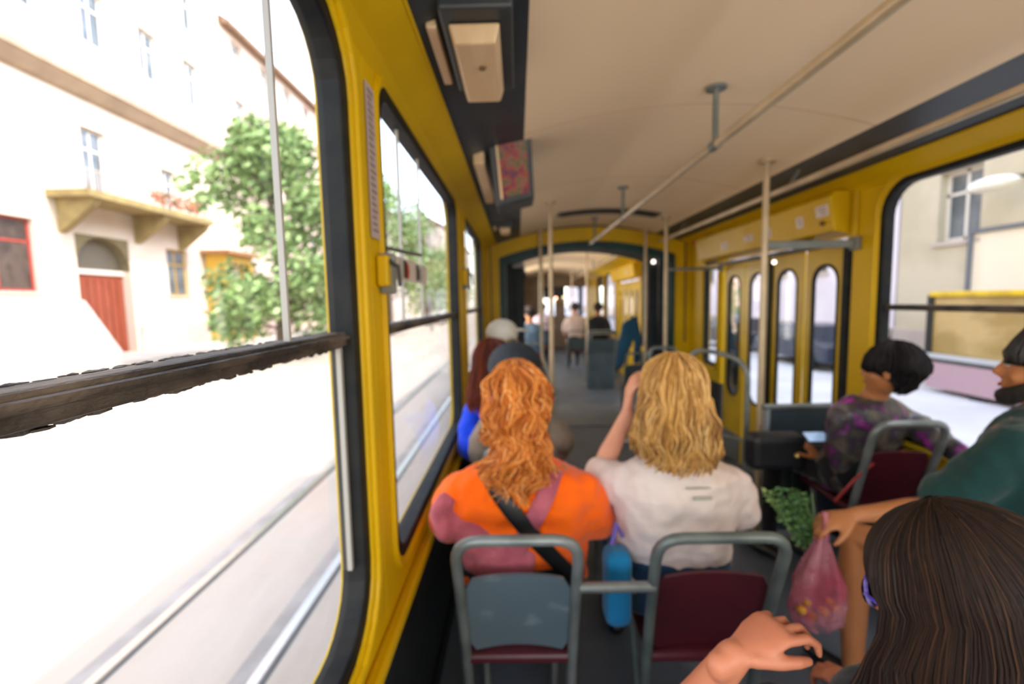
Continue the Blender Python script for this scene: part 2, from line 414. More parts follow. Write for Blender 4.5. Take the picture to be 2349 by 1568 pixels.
# ------------------------------------------------------------------ doors on the right
Z0D, Z1D = -.02, 1.80
struct(B().box(WR - .0, WR + .34, 2.70, 4.40, -.36, -.30).build('floor_step', FLOORM))
DY = [4.38, 3.985, 3.575, 3.165, 2.755]
doorX = WR + .02
for k in range(4):
    y0, y1 = DY[k + 1] + .01, DY[k] - .01
    fold = .05
    # alternate leaves swing slightly, as a folding door does
    r_ = struct(B().frame(rrect(y0, y1, -.3, Z1D, .02), rrect(y0 + .08, y1 - .08, .60, 1.68, .105, 6), doorX, doorX + .016).build('door_%d' % (k + 1), YEL2, bev=.006))
    B().frame(rrect(y0 + .066, y1 - .066, .585, 1.695, .115), rrect(y0 + .086, y1 - .086, .605, 1.675, .10), doorX - .004, doorX + .018).build('door_gasket', RUB, r_, bev=.004)
    g = B(); g.f([g.v((doorX + .010, p[0], p[1])) for p in rrect(y0 + .08, y1 - .08, .60, 1.68, .10)]); g.build('door_glass', GLASS, r_)
    B().box(doorX - .012, doorX, y0 + .02, y1 - .02, -.05, .25).build('kick_plate', GREY, r_)
    if k in (1, 2):
        B().box(doorX - .015, doorX + .045, (y0 - .012) if k == 1 else (y1 - .012), (y0 + .02) if k == 1 else (y1 + .012), -.3, Z1D - .02).build('rubber_seal', RUB, r_, bev=.004)
    if k == 3: B().box(doorX - .02, doorX + .04, y0 - .03, y0 + .012, -.3, Z1D).build('rubber_seal', RUB, r_)
# header with stickers
hd = thing('door_header', 'yellow door mechanism cover with white stickers above the folding doors', 'door header', (WR - .06, 3.7, 1.86))
B().prism([(WR, 1.85), (WR - .10, 1.87), (WR - .13, 2.07), (WR - .10, 2.10), (WR, 2.10)], 2.72, 4.72, 'y').build('cover', YEL, hd, bev=.006)
B().frame(rrect(2.66, 4.80, 1.79, 2.125, .05), rrect(2.70, 4.76, 1.82, 2.105, .04), WR - .02, WR - .001).build('edge_trim', YEL2, hd, bev=.004)
def hx(z): return WR - .10 - .03 * (z - 1.87) / .2 - .003
def sticker(y, wd, z, h, nm='sticker'):
    b = B(); b.quadbox([(hx(z - h) - .001, y - wd, z - h), (hx(z - h) - .001, y + wd, z - h), (hx(z + h) - .001, y + wd, z + h), (hx(z + h) - .001, y - wd, z + h),
                        (hx(z - h) + .004, y - wd, z - h), (hx(z - h) + .004, y + wd, z - h), (hx(z + h) + .004, y + wd, z + h), (hx(z + h) + .004, y - wd, z + h)])
    o = b.build(nm, WHITE, hd)
    t = B()
    for j in range(3):
        zz = z + h * (.5 - .5 * j)
        t.box(hx(zz) - .004, hx(zz) - .0005, y - wd * .7, y + wd * .6 - j * wd * .3, zz - h * .1, zz + h * .1)
    t.build('printed_line', mat('faded_print', 'a98f86', .6), o)
    return o
for y, wd, z, h in ((2.80, .055, 1.995, .032), (3.02, .035, 1.965, .034), (3.40, .045, 1.955, .034), (3.68, .07, 1.955, .022), (4.10, .06, 1.945, .026)): sticker(y, wd, z, h)
B().tube([(hx(1.93) + .01, 2.80, 1.925), (hx(1.93) - .012, 2.80, 1.925)], .014, 10).build('lock_knob', mat('brown_knob', '6b4426', .4), hd)
B().ell((WR - .07, 4.86, 2.07), (.03, .05, .022), n=12, m=8).build('red_signal_lamp', mat('red_plastic', 'c01822', .3), hd)
B().box(WR - .10, WR - .02, 3.02, 3.14, 1.82, 1.85).build('bracket', BLACK, hd)
B().box(WR - .06, WR - .01, 2.73, 4.35, 1.79, 1.815).build('door_track', DARK, hd)
db = thing('door_bar', 'grey transverse bar from the near door pole to the wall pillar', 'bar', (1.42, 2.66, 1.78))
B().box(1.42, WR - .005, 2.645, 2.675, 1.765, 1.81).build('bar', GREY, db, bev=.006)
B().box(WR - .03, WR - .0, 2.63, 2.69, 1.75, 1.825).build('wall_bracket', GREY, db, bev=.004)

# ------------------------------------------------------------------ poles and rails
def pole(name, x, y, label, z0=0, top=True, r=.0175, extra=None):
    t = thing(name, label, 'pole', (x, y, z0))
    zt = crown(x) if 0.05 < x < 1.5 else 2.22
    pts = [(x, y, z0), (x, y, zt)] if extra is None else extra + [(x, y, zt)]
    B().tube(pts, r, 12).build('pole', POLE, t, smooth=True)
    if top:
        fl = B(); fl.tube([(x, y, zt - .012), (x, y, zt + .004)], .045, 16); fl.build('ceiling_flange', POLE, t, smooth=True)
    if z0 == 0 and extra is None: B().tube([(x, y, 0), (x, y, .012)], .045, 16).build('floor_flange', POLE, t, smooth=True)
    return t
pole('grab_pole', 1.42, 2.66, 'grab pole at the near edge of the folding doors, joined to the grey partition')
pole('grab_pole', 1.42, 4.40, 'grab pole at the far edge of the folding doors')
pole('grab_pole', 1.43, 5.13, 'thin grab pole on the right of the bellows passage')
pole('grab_pole', .275, 3.72, 'bright beige grab pole standing beside the left edge of the aisle, nearest on that side')
pole('grab_pole', .262, 5.10, 'grab pole on the left of the bellows passage, bending towards a seat at its foot', z0=.62,
     extra=bend([(.40, 5.10, .45), (.36, 5.10, .62), (.262, 5.10, .86), (.262, 5.10, 1.0)], .08))
def ceiling_rail(x, z, y0, y1, hangers, label):
    t = thing('ceiling_rail', label, 'handrail', (x, y0, z))
    b = B(); b.tube([(x, y0, z), (x, y1, z)], .0175, 12, rnd=True); b.build('rail', POLE, t, smooth=True)
    for y in hangers:
        zt = crown(x)
        h = B().tube([(x, y, z), (x, y, zt)], .012, 10).build('hanger', TUBE, t, smooth=True)
        B().tube([(x, y, zt - .01), (x, y, zt + .003)], .04, 14).build('flange', TUBE, h, smooth=True)
        B().tube([(x, y - .025, z), (x, y + .025, z)], .0215, 12).build('clamp', TUBE, h, smooth=True)
    return t
ceiling_rail(.805, 2.107, -2.4, 5.02, (-1.4, .2, 1.90, 3.50, 4.75), 'beige handrail running along the middle of the ceiling on short hangers')
t = thing('ceiling_rail', 'beige handrail running above the right windows and doors', 'handrail', (1.52, 0, 2.10))
B().tube([(1.545, -2.4, 2.108), (1.545, 4.95, 2.108)], .0175, 12, rnd=True).build('rail', POLE, t, smooth=True)
for y in (-1.2, .6, 2.66, 4.40): B().tube([(1.545, y, 2.108), (1.60, y, 2.20)], .010, 8).build('bracket', TUBE, t, smooth=True)
fb = thing('door_bar', 'thin dark bar from the far door pole across the narrow window', 'bar', (1.42, 4.40, 1.77))
B().tube([(1.42, 4.40, 1.77), (WR, 4.40, 1.77)], .014, 8).build('bar', GREY, fb, smooth=True)
B().box(WR - .02, WR, 4.37, 4.43, 1.74, 1.80).build('wall_bracket', GREY, fb)
pt = thing('partition_panel', 'low blue-grey partition with a pale top rail behind the folding doors', 'partition', (1.68, 2.62, 0))
B().box(1.44, 1.94, 2.60, 2.625, .12, .845).build('panel', mat('blue_grey_panel', '3a474f', .45, col2='323e46', scale=4), pt, bev=.004)
B().tube([(1.41, 2.61, .86), (1.94, 2.61, .86)], .018, 10).build('top_rail', TUBE, pt, smooth=True)
B().box(1.425, 1.445, 2.595, 2.63, 0, .85).build('edge_strip', mat('pale_strip', '8f9aa2', .4), pt)
gr = thing('guard_rail', 'bent grey guard rail beside the doors behind the blonde woman', 'guard rail', (1.36, 2.78, 0))
p0 = [(1.385, 2.74, 0), (1.385, 2.74, 1.10), (1.25, 2.90, 1.155), (1.14, 3.0, 1.155), (1.14, 3.0, .0)]
B().tube(bend(p0, .12), .016, 10).build('bent_tube', TUBE, gr, smooth=True)
B().tube([(1.385, 2.74, .62), (1.14, 3.0, .62)], .012, 8).build('cross_tube', TUBE, gr, smooth=True)
sl_ = thing('roof_vent', 'long dark ventilation slot across the ceiling before the bellows', 'vent', (.86, 4.35, 2.3))
xs = [.42 + .88 * k / 12 for k in range(13)]
b = B(); b.prism([(x, crown(x) - .028) for x in xs] + [(x, crown(x) + .01) for x in reversed(xs)], 4.30, 4.40, 'y'); b.build('slot', BLACK, sl_, bev=.006)
b = B(); b.prism([(x, crown(x) - .012) for x in [.39 + .94 * k / 12 for k in range(13)]] + [(x, crown(x) + .01) for x in reversed([.39 + .94 * k / 12 for k in range(13)])], 4.27, 4.43, 'y'); b.build('rim', mat('brown_rim', '4a4034', .5), sl_)

# ------------------------------------------------------------------ ceiling lamps, poster box on the dark strip
COVER = mat('yellowed_lamp_cover', 'e3c79e', .35, col2='d6b88c', scale=5, stretch=(3, .5, 1))
def lamp(x, y, label, wd=.062, ln=.17, z=2.165):
    t = thing('ceiling_lamp', label, 'ceiling lamp', (x, y, z + .05))
    B().box(x - wd - .018, x + wd + .03, y - ln - .05, y + ln + .02, z - .01, z + .07).build('housing', DARK, t, bev=.008)
    c = B(); c.quadbox([(x - wd, y - ln, z - .012), (x + wd, y - ln, z - .012), (x + wd, y + ln, z - .012), (x - wd, y + ln, z - .012),
                        (x - wd * .8, y - ln * .95, z - .055), (x + wd * .8, y - ln * .95, z - .055), (x + wd * .8, y + ln * .95, z - .055), (x - wd * .8, y + ln * .95, z - .055)])
    c.build('cover', COVER, t, bev=.006)
    B().box(x - wd - .055, x - wd - .03, y - ln * .9, y + ln * .8, z - .012, z + .03).build('side_strip', COVER, t, bev=.004)
    B().tube([(x + .01, y - ln * .3, z - .056), (x + .01, y - ln * .3, z - .06)], .009, 8).build('catch', mat('brown_catch', '7a5c3a', .5), t)
    return t
lamp(-.09, 1.30, 'yellowed lamp in a dark housing nearest the viewer above the left windows')
lamp(-.09, -.6, 'yellowed lamp in a dark housing behind the viewer')
lamp(-.10, 4.25, 'small yellowed lamp far along the dark strip near the bellows', .05, .10, 2.17)
pb = thing('poster_box', 'dark hanging box with a red and purple picture poster above the left windows', 'poster', (-.02, 2.25, 2.2))
B().quadbox([(-.12, 2.12, 2.23), (.075, 2.12, 2.26), (.09, 2.22, 1.99), (-.09, 2.22, 1.95), (-.12, 2.40, 2.23), (.075, 2.40, 2.26), (.09, 2.42, 1.99), (-.09, 2.42, 1.95)]).build('box', DARK, pb, bev=.006)
def picture(name, cols, sc):
    m = mat(name, cols[0], .35); n = m.node_tree.nodes; l = m.node_tree.links
    tc = n.new('ShaderNodeTexCoord'); nz = n.new('ShaderNodeTexNoise'); nz.inputs['Scale'].default_value = sc; nz.inputs['Detail'].default_value = 2
    r = n.new('ShaderNodeValToRGB'); els = r.color_ramp.elements
    while len(els) < len(cols): els.new(.5)
    for i, c in enumerate(cols): els[i].position = .3 + .4 * i / (len(cols) - 1); els[i].color = lin(c)
    l.new(tc.outputs['Object'], nz.inputs[0]); l.new(nz.outputs['Fac'], r.inputs[0]); l.new(r.outputs[0], n['Principled BSDF'].inputs['Base Color']); return m
PICM = picture('poster_print', ['3c3456', '6a3448', '983a30', '86604a', '4c5a34', '8e5c4c'], 22)
B().quadbox([(-.085, 2.118, 2.215), (.052, 2.118, 2.238), (.066, 2.205, 2.01), (-.065, 2.205, 1.985), (-.085, 2.125, 2.215), (.052, 2.125, 2.238), (.066, 2.215, 2.01), (-.065, 2.215, 1.985)]).build('poster', PICM, pb)
B().quadbox([(-.088, 2.112, 2.22), (-.078, 2.112, 2.22), (-.058, 2.20, 1.98), (-.070, 2.20, 1.98), (-.088, 2.122, 2.22), (-.078, 2.122, 2.22), (-.058, 2.21, 1.98), (-.070, 2.21, 1.98)]).build('frame_edge', COVER, pb)
B().box(-.19, -.14, 2.15, 3.0, 2.13, 2.185).build('side_strip', COVER, pb, bev=.004)

# pillar notices, ticket punches, window sticker
nt_ = thing('pillar_notice', 'tall narrow pale printed notice on the pillar between the near windows', 'notice', (WL + .004, 1.14, 1.85))
B().box(WL + .003, WL + .006, 1.105, 1.165, 1.66, 2.02).build('sheet', mat('pale_lilac_paper', 'b9aaa6', .6), nt_)
b = B()
for k in range(22): b.box(WL + .0062, WL + .0068, 1.112, 1.155 - (k % 3) * .006, 1.675 + k * .0155, 1.682 + k * .0155)
b.build('printed_text', mat('brown_print', '8d7a78', .6), nt_)
def punch(y, z, label, s=1):
    t = thing('ticket_punch', label, 'ticket punch', (WL, y, z))
    B().box(WL + .002, WL + .045 * s, y - .025 * s, y + .025 * s, z - .06 * s, z + .05 * s).build('housing', YEL, t, bev=.006)
    B().box(WL + .002, WL + .06 * s, y + .012 * s, y + .035 * s, z - .085 * s, z + .06 * s).build('back_plate', GREY, t, bev=.004)
    B().tube([(WL + .03 * s, y, z + .04 * s), (WL + .075 * s, y, z + .01 * s), (WL + .08 * s, y, z - .06 * s)], .008 * s, 8).build('lever', DARK, t, smooth=True)
punch(1.15, 1.585, 'yellow ticket punch with a grey plate on the pillar nearest the viewer', .7)
punch(2.90, 1.66, 'small pale ticket punch on the pillar between the second and third left windows', .9)
stk = thing('window_sticker', 'white sticker with red and black symbols on the second left window pane', 'sticker', (WL - .033, 1.42, 1.6))
gx = WL - .0335
def py(u): return 365.4 / (1187 - u)
B().box(gx, gx + .001, 1.285, 1.95, 1.575, 1.652).build('sheet', mat('sticker_white', 'd8cfc6', .5), stk)
for k, (y, z, r_, c) in enumerate(((1.33, 1.625, .020, '5a2a22'), (1.40, 1.60, .018, '2f4436'), (1.60, 1.612, .030, 'b23a24'), (1.80, 1.612, .024, '20231f'))):
    b = B(); b.tube([(gx + .0012, y, z), (gx + .002, y, z)], r_, 14); b.build('symbol', mat('ink%d' % k, c, .5), stk)
for k in range(3):
    B().box(gx + .0012, gx + .002, 1.36 + k * .19, 1.40 + k * .19, 1.585, 1.645).build('bar_mark', mat('ink_bar', '3a302b', .5), stk)
B().tube([(gx + .004, 1.30, 1.66), (gx + .05, 1.60, 1.665)], .006, 6).build('top_clip', mat('clip_grey', '5c5850', .5), stk)

# ------------------------------------------------------------------ seats
def seat(name, x, y, label, shell, z=0, w=.35, face=1, foot=True, tube=None, bars=(), h=.835, group=None):
    """seat facing +Y when face=1; y is the top of the backrest tube"""
    tb = tube or TUBE
    t = thing(name, label, 'seat', (x, y + face * .25, z), group)
    hw = w / 2
    f = lambda px, dy, pz: (x + px, y + face * dy, z + pz)
    fr = bend([f(-hw + .012, .20, .03), f(-hw + .008, .12, .43), f(-hw, 0, h), f(hw, 0, h), f(hw - .008, .12, .43), f(hw - .012, .20, .03)], .075)
    B().tube(fr, .0165, 12).build('tube_frame', tb, t, smooth=True)
    # back shell, gently curved
    b = B(); n = 10; m = 8; A = []; C = []
    for j in range(m + 1):
        zz = .400 + (h - .150 - .400) * j / m; ra = []; rc = []
        for k in range(n + 1):
            u = 2 * k / n - 1; q = hw - .020 - (.02 if j in (0, m) else 0)
            dy = .115 * (h - zz) / (h - .43) + .012 + .022 * (1 - u * u)
            ra.append(b.v(f(u * q, dy, zz))); rc.append(b.v(f(u * q, dy + .014, zz)))
        A.append(ra); C.append(rc)
    for j in range(m):
        for k in range(n):
            b.f((A[j][k], A[j][k + 1], A[j + 1][k + 1], A[j + 1][k])); b.f((C[j][k], C[j + 1][k], C[j + 1][k + 1], C[j][k + 1]))
    for j in range(m):
        b.f((A[j][0], A[j + 1][0], C[j + 1][0], C[j][0])); b.f((A[j][n], C[j][n], C[j + 1][n], A[j + 1][n]))
    for k in range(n):
        b.f((A[0][k], C[0][k], C[0][k + 1], A[0][k + 1])); b.f((A[m][k], A[m][k + 1], C[m][k + 1], C[m][k]))
    b.build('backrest', shell, t, smooth=True)
    b = B(); b.quadbox([f(-hw + .01, .12, .36), f(hw - .01, .12, .36), f(hw - .01, .52, .38), f(-hw + .01, .52, .38),
                        f(-hw + .01, .12, .395), f(hw - .01, .12, .395), f(hw - .01, .52, .415), f(-hw + .01, .52, .415)])
    b.build('seat_pad', SEATR, t, bev=.012)
    for s_ in (-1, 1):
        B().tube([f(s_ * (hw - .03), .45, .42), f(s_ * (hw - .05), .40, 0)], .014, 8).build('leg', tb, t, smooth=True)
    for nm, pts, rr in bars: B().tube(pts, rr, 10).build(nm, tb, t, smooth=True)
    return t
RY = 1.215
seat('tram_chair', -.015, RY, 'tram seat with a scuffed blue-grey back, in front of the viewer under the orange-shirted woman', SEATG,
     bars=[('link_bar', [(.165, RY + .045, .665), (.385, RY + .045, .665)], .0155)])
seat('tram_chair', .56, RY, 'tram seat with a plain dark red back under the blonde woman', SEATR, w=.365, tube=mat('worn_green_grey_tube', '6d7672', .42, metal=.3, col2='5b6462', scale=9))
seat('tram_chair', -.0, 2.02, 'tram seat under the person in the navy cap, mostly hidden by the red curly hair', SEATG2, w=.32)
seat('tram_chair', .56, 2.10, 'empty tram seat in front of the blonde woman, only its left tube bend in view', SEATG2)
seat('tram_chair', -.02, 2.95, 'tram seat under the passenger in the white cap', SEATG2)
seat('tram_chair', 1.375, 4.33, 'grey tube seat back beyond the blonde head, beside the far door pole', SEATG2, w=.26, h=1.03, face=-1)
seat('tram_chair', 1.675, 1.92, 'tram seat with a deep red back under the woman in purple', SEATR, z=.11, w=.31)
seat('tram_chair', 1.55, 1.0, 'tram seat under the man in the green shirt', SEATR, z=.11, w=.36)
seat('tram_chair', .66, .28, 'tram seat under the long-haired woman nearest the viewer', SEATR, w=.36)

# ------------------------------------------------------------------ people
def rotz(a): return Matrix.Rotation(a, 3, 'Z')
def hand(b, wrist, d, back, side, curl=35, s=1.0, spread=4, curls=None, thumb=30, tdrop=.25):
    """palm from wrist along d; back = outward normal of the back of the hand; side=+1 when the thumb lies towards back x d"""
    d = V(d).normalized(); back = V(back); back = (back - d * back.dot(d)).normalized(); sd = back.cross(d) * side
    W = V(wrist)
    b.tube([W - d * .03 * s, W + d * .02 * s, W + d * .055 * s, W + d * .088 * s], [(.021 * s, .026 * s)[::1], (.026 * s, .018 * s), (.038 * s, .015 * s), (.039 * s, .013 * s)], 12, ref=sd, rnd=True)
    tips = []
    for k, (off, ln) in enumerate(((.029, .98), (.0095, 1.08), (-.0105, 1.0), (-.0295, .80))):
        c = curls[k] if curls else curl + k * 5
        p = W + d * (.088 - .004 * abs(k - 1)) * s + sd * off * s; dd = (d + sd * math.tan(R(spread * (1.2 - k * .8)))).normalized()
        pts = [p - dd * .012 * s, p]; a = R(c * .55)
        for ln_, da in ((.040, c), (.026, c * .9), (.021, c * .5)):
            q = dd * math.cos(a) - back * math.sin(a)
            pts.append(pts[-1] + q * ln_ * s * ln); a += R(da)
        rr = [.0095 * s, .0092 * s, .0086 * s, .0078 * s, .0062 * s]
        b.tube(pts, rr, 8, rnd=True); tips.append(pts[-1])
    # thumb leaves the side of the palm near its base
    p = W + d * .022 * s + sd * .022 * s; q = (sd * math.sin(R(thumb + 20)) + d * math.cos(R(thumb + 20)) - back * tdrop).normalized()
    q2 = (q + d * .5 - back * .2).normalized(); q3 = (q2 + d * .3 - back * .3 - sd * .2).normalized()
    b.tube([p, p + q * .04 * s, p + q * .04 * s + q2 * .032 * s, p + q * .04 * s + q2 * .032 * s + q3 * .024 * s], [.0135 * s, .012 * s, .0105 * s, .0078 * s], 8, rnd=True)
    return tips
def head_geo(b, c, yaw, pitch=0, s=1.0, roll=0):
    """head centre c (eye level); returns transform head->world. +Y is the face."""
    M = rotz(yaw) @ Matrix.Rotation(-pitch, 3, 'X') @ Matrix.Rotation(roll, 3, 'Y'); c = V(c)
    T = lambda x, y, z: c + M @ V((x * s, y * s, z * s))
    b.ell(T(0, -.012, .025), (.076 * s, .096 * s, .092 * s), M)
    b.ell(T(0, .018, -.03), (.064 * s, .073 * s, .085 * s), M)
    b.ell(T(0, .045, -.085), (.040 * s, .042 * s, .030 * s), M)          # chin
    b.ell(T(0, .060, .030), (.055 * s, .022 * s, .030 * s), M)           # brow
    b.tube([T(0, .080, .012), T(0, .096, -.012), T(0, .108, -.030), T(0, .090, -.038)], [.008 * s, .011 * s, .014 * s, .010 * s], 8, rnd=True)
    b.ell(T(.011, .094, -.036), .009 * s, n=8, m=6); b.ell(T(-.011, .094, -.036), .009 * s, n=8, m=6)
    for x in (-1, 1):
        b.ell(T(x * .078, -.004, -.012), (.010 * s, .019 * s, .032 * s), M, n=10, m=8)
        b.ell(T(x * .045, .050, -.035), (.020 * s, .022 * s, .022 * s), M, n=10, m=8)
    b.ell(T(0, .088, -.060), (.024 * s, .010 * s, .006 * s), M, n=10, m=6); b.ell(T(0, .086, -.070), (.021 * s, .010 * s, .007 * s), M, n=10, m=6)
    return T, M
EYEW = mat('eye_white', 'd8d4cc', .2); EYEB = mat('dark_iris', '2b1d14', .2); LIP = mat('lip_skin', 'a8584c', .5)
def face_parts(T, M, t, s=1):
    for x in (-1, 1):
        e = B().ell(T(x * .031, .074, .002), (.0125 * s, .0125 * s, .0105 * s), M, n=10, m=8).build('eye', EYEW, t, smooth=True)
        B().ell(T(x * .031, .085, .002), (.005 * s, .003 * s, .005 * s), M, n=8, m=6).build('iris', EYEB, e)
    B().ell(T(0, .0965, -.064), (.021 * s, .005 * s, .006 * s), M, n=10, m=6).build('mouth', LIP, t, smooth=True)
def torso_sections(cx, cy, zs, yaw=0, lean=0):
    return [(z, cx, cy + lean * (z - zs[0][0]), rx, ry) for z, rx, ry in zs]
def torso(b, secs, M=None, o=None, n=24, grow=0, cap=True):
    rs = []
    for z, cx, cy, rx, ry in secs:
        ring = []
        for k in range(n):
            a = 2 * PI * k / n; ca, sa = math.cos(a), math.sin(a); e = 2 / 2.5
            p = V((cx + (rx + grow) * math.copysign(abs(ca) ** e, ca), cy + (ry + grow) * math.copysign(abs(sa) ** e, sa), z))
            ring.append(o + M @ (p - o) if M else p)
        rs.append(ring)
    b.rings(rs, cap=cap)
def person(name, label, x, y, zs, sh, seatz=.45, yaw=0, lean=.0, headc=None, hyaw=0, hpitch=0, skinm=None, shirtm=None, pantm=None, W=.19, D=.105,
           arms=None, legs=None, vox=.008, sleeve=.5, bare_leg=False, hs=1.0, hands=None, neckw=.05, sv=.009, face=True, shoem=None, long_sleeve=False, waist=.8, chain=None, hroll=0):
    """seated figure. (x,y) = hip centre, zs = seat height, sh = shoulder height; arms = [(elbow, wrist, hand dir, back normal)] for -x and +x sides, world coords"""
    M = rotz(yaw); o = V((x, y, 0))
    L = lambda a, b_, c: o + M @ V((a, b_, c))
    t = thing(name, label, 'person', (x, y, 0))
    ln = lean
    H = sh - seatz
    def prof(gr=0):
        zz = [(seatz - .02, W * .80, D * 1.0), (seatz + .10, W * .92, D * 1.12), (seatz + H * .38, W * waist, D * .95), (seatz + H * .62, W * .92, D * 1.05),
              (seatz + H * .82, W * 1.0, D * 1.02), (seatz + H * .93, W * .95, D * .86), (seatz + H * 1.0, W * .70, D * .64), (seatz + H * 1.05, W * .36, D * .50)]
        return [(z, x, y + ln * (z - seatz), rx + gr, ry + gr) for z, rx, ry in zz]
    body = B(); torso(body, prof(-.006), M, o)
    hc = V(headc) if headc is not None else L(0, ln * (H + .24) + .01, sh + .195)
    nb = L(0, ln * H, sh - .02)
    body.tube([nb, nb.lerp(hc, .5), hc + V((0, 0, -.03))], [neckw * 1.15, neckw, neckw * .95], 14, rnd=True)
    T, HM = head_geo(body, hc, yaw + hyaw, hpitch, hs, hroll)
    shl = [L(-W * .92, ln * H, sh - .078), L(W * .92, ln * H, sh - .078)]
    shirt = B(); torso(shirt, prof(.006), M, o)
    elbows = []
    for k, sx in enumerate((-1, 1)):
        if arms and arms[k]: e, wr, hd_, bk = arms[k][:4]
        else:
            e = L(sx * (W + .035), ln * H + .06, seatz + H * .45); wr = L(sx * (W - .05), .30, seatz + .16); hd_ = M @ V((-sx * .3, 1, -.1)); bk = (0, 0, 1)
        e = V(e); wr = V(wr); s0 = shl[k]; elbows.append((e, wr))
        body.tube([s0, s0.lerp(e, .5), e, e.lerp(wr, .3), wr.lerp(e, .3), wr], [.046 * hs, .043 * hs, .036 * hs, .039 * hs, .030 * hs, .025 * hs], 12, rnd=True)
        cu = arms[k][4] if arms and arms[k] and len(arms[k]) > 4 else {}
        hand(body, wr, hd_, bk, -sx if 'side' not in cu else cu['side'], **{a: c for a, c in cu.items() if a != 'side'})
        if long_sleeve:
            shirt.tube([s0 + V((0, 0, .004)), s0.lerp(e, .5), e, e.lerp(wr, .4), wr.lerp(e, .06)], [.060, .058, .050, .047, .038], 14, rnd=True)
        else:
            shirt.tube([s0 + M @ V((-sx * .02, 0, .006)), s0.lerp(e, sleeve * .5), s0.lerp(e, sleeve), s0.lerp(e, sleeve + .18)], [.064 * hs * hs, .068 * hs, .069 * hs, .071 * hs], 16, rnd=True)
    pants = B()
    torso(pants, [(z, a, b_, rx + .012, ry + .012) for z, a, b_, rx, ry in prof(0)[:3]], M, o)
    for k, sx in enumerate((-1, 1)):
        hip = L(sx * .09, .03, seatz + .06)
        if legs and legs[k]: kn, an = V(legs[k][0]), V(legs[k][1])
        else: kn = L(sx * .10, .44, seatz + .07); an = L(sx * .10, .40, seatz - .36)
        an.z = max(an.z, .08)
        fd = M @ V((0, 1, 0))
        if not bare_leg: body.tube([hip, kn, an], [.05, .045, .032], 10, rnd=True)
        (body if bare_leg else pants).tube([hip, hip.lerp(kn, .5), kn, kn.lerp(an, .35), an], [.080, .072, .056, .055, .038] if not bare_leg else [.075, .066, .052, .052, .034], 14, rnd=True)
        body.tube([an, an + V((0, 0, -.03))], [.03, .03], 8)
        if bare_leg: pants.tube([hip, hip.lerp(kn, .4), hip.lerp(kn, .62)], [.09, .085, .08], 14, rnd=True)
        shoes = B(); shoes.tube([an + V((0, 0, -.045)) - fd * .04, an + V((0, 0, -.05)) + fd * .06, an + V((0, 0, -.058)) + fd * .17], [(.036, .034), (.044, .028), (.036, .020)], 12, ref=M @ V((1, 0, 0)), rnd=True)
        shoes.build('shoe', shoem or BLACK, t, smooth=True)
    if arms and len(arms) > 2: arms[2](body)
    body.build('body', skinm, t, voxel=vox, sm=5)
    shirt.build('shirt', shirtm, t, voxel=sv, sm=8, disp=.026)
    pants.build('trousers' if not bare_leg else 'shorts', pantm, t, voxel=.011, sm=5)
    if face: face_parts(T, HM, t, hs)
    return t, T, HM, prof
def cloth(name, c, c2=None, sc=3, bump=.5, bs=9): return mat(name, c, .85, col2=c2 or c, scale=sc, bump=bump, bscale=bs, spec=.2, sheen=.2)
def hair(t, T, HM, colmat, n, drop, length_fn, width_fn, curl=.006, freq=26, thick=.0022, seed=1, back_push=0, s=1.0, front_open=50, top=(0, -.02, .12), base_r=(.088, .110, .108), jitter=.008, steps=16, tie=None, gather=0):
    """strands from the crown that follow the skull then hang. length_fn(az)-> world drop below ear level; az: 0 = face, 180 = back"""
    rng = random.Random(seed); b = B()
    cen = T(0, -.012, .02)
    # soft cap under the strands
    b.ell(T(0, -.022, .030), (base_r[0] * s * .95, base_r[1] * s * .92, base_r[2] * s * .94), HM, n=28, m=18, tone=.3)
    for i in range(n):
        az = rng.uniform(front_open, 360 - front_open); a = R(az)
        out = V((math.sin(a), math.cos(a), 0))
        q = rng.uniform(.90, 1.06); pts = []; tone = min(1, max(0, rng.gauss(.5, .22)))
        ph = rng.uniform(0, 6.28); L_ = length_fn(az) * rng.uniform(.86, 1.05); wf = width_fn(az); cr = rng.uniform(.5, 1.5) * curl
        start = rng.uniform(0, 45)
        for k in range(steps + 1):
            u = k / steps
            if u < .45:
                th = R(start + (96 - start) * u / .45)
                loc = V((out.x * base_r[0] * math.sin(th), out.y * base_r[1] * math.sin(th), base_r[2] * math.cos(th))) * q
                p = T(loc.x, loc.y - .012, loc.z + .02); down = 0
            else:
                w_ = (u - .45) / .55
                loc = V((out.x * base_r[0], out.y * base_r[1], base_r[2] * math.cos(R(96)))) * q
                p = T(loc.x, loc.y - .012, loc.z + .02)
                ow = HM @ out; ow.z = 0
                p = p + V((0, 0, -L_ * w_)) + ow * (wf * math.sin(w_ * PI * .6) if wf > 0 else wf * w_)
                if gather:
                    ax = T(0, -.10, 0); g_ = gather * w_ ** .7
                    p.x += (ax.x - p.x) * g_; p.y += (ax.y - back_push * w_ - p.y) * g_
            amp = cr * (.25 + u)
            p = p + V((math.sin(ph + u * freq), math.cos(ph * 1.7 + u * freq * .9), .5 * math.sin(ph + u * freq * 1.1))) * amp
            p = p + V((noise.noise(p * 18 + V((seed, 0, 0))), noise.noise(p * 18 + V((0, seed, 9))), 0)) * jitter * u * 2
            pts.append(p)
        rr = [thick * (1 - .55 * (k / steps) ** 2) for k in range(steps + 1)]
        b.tube(pts, rr, 4, cap=False, tone=tone)
    return b.build('hair', colmat, t, smooth=True)

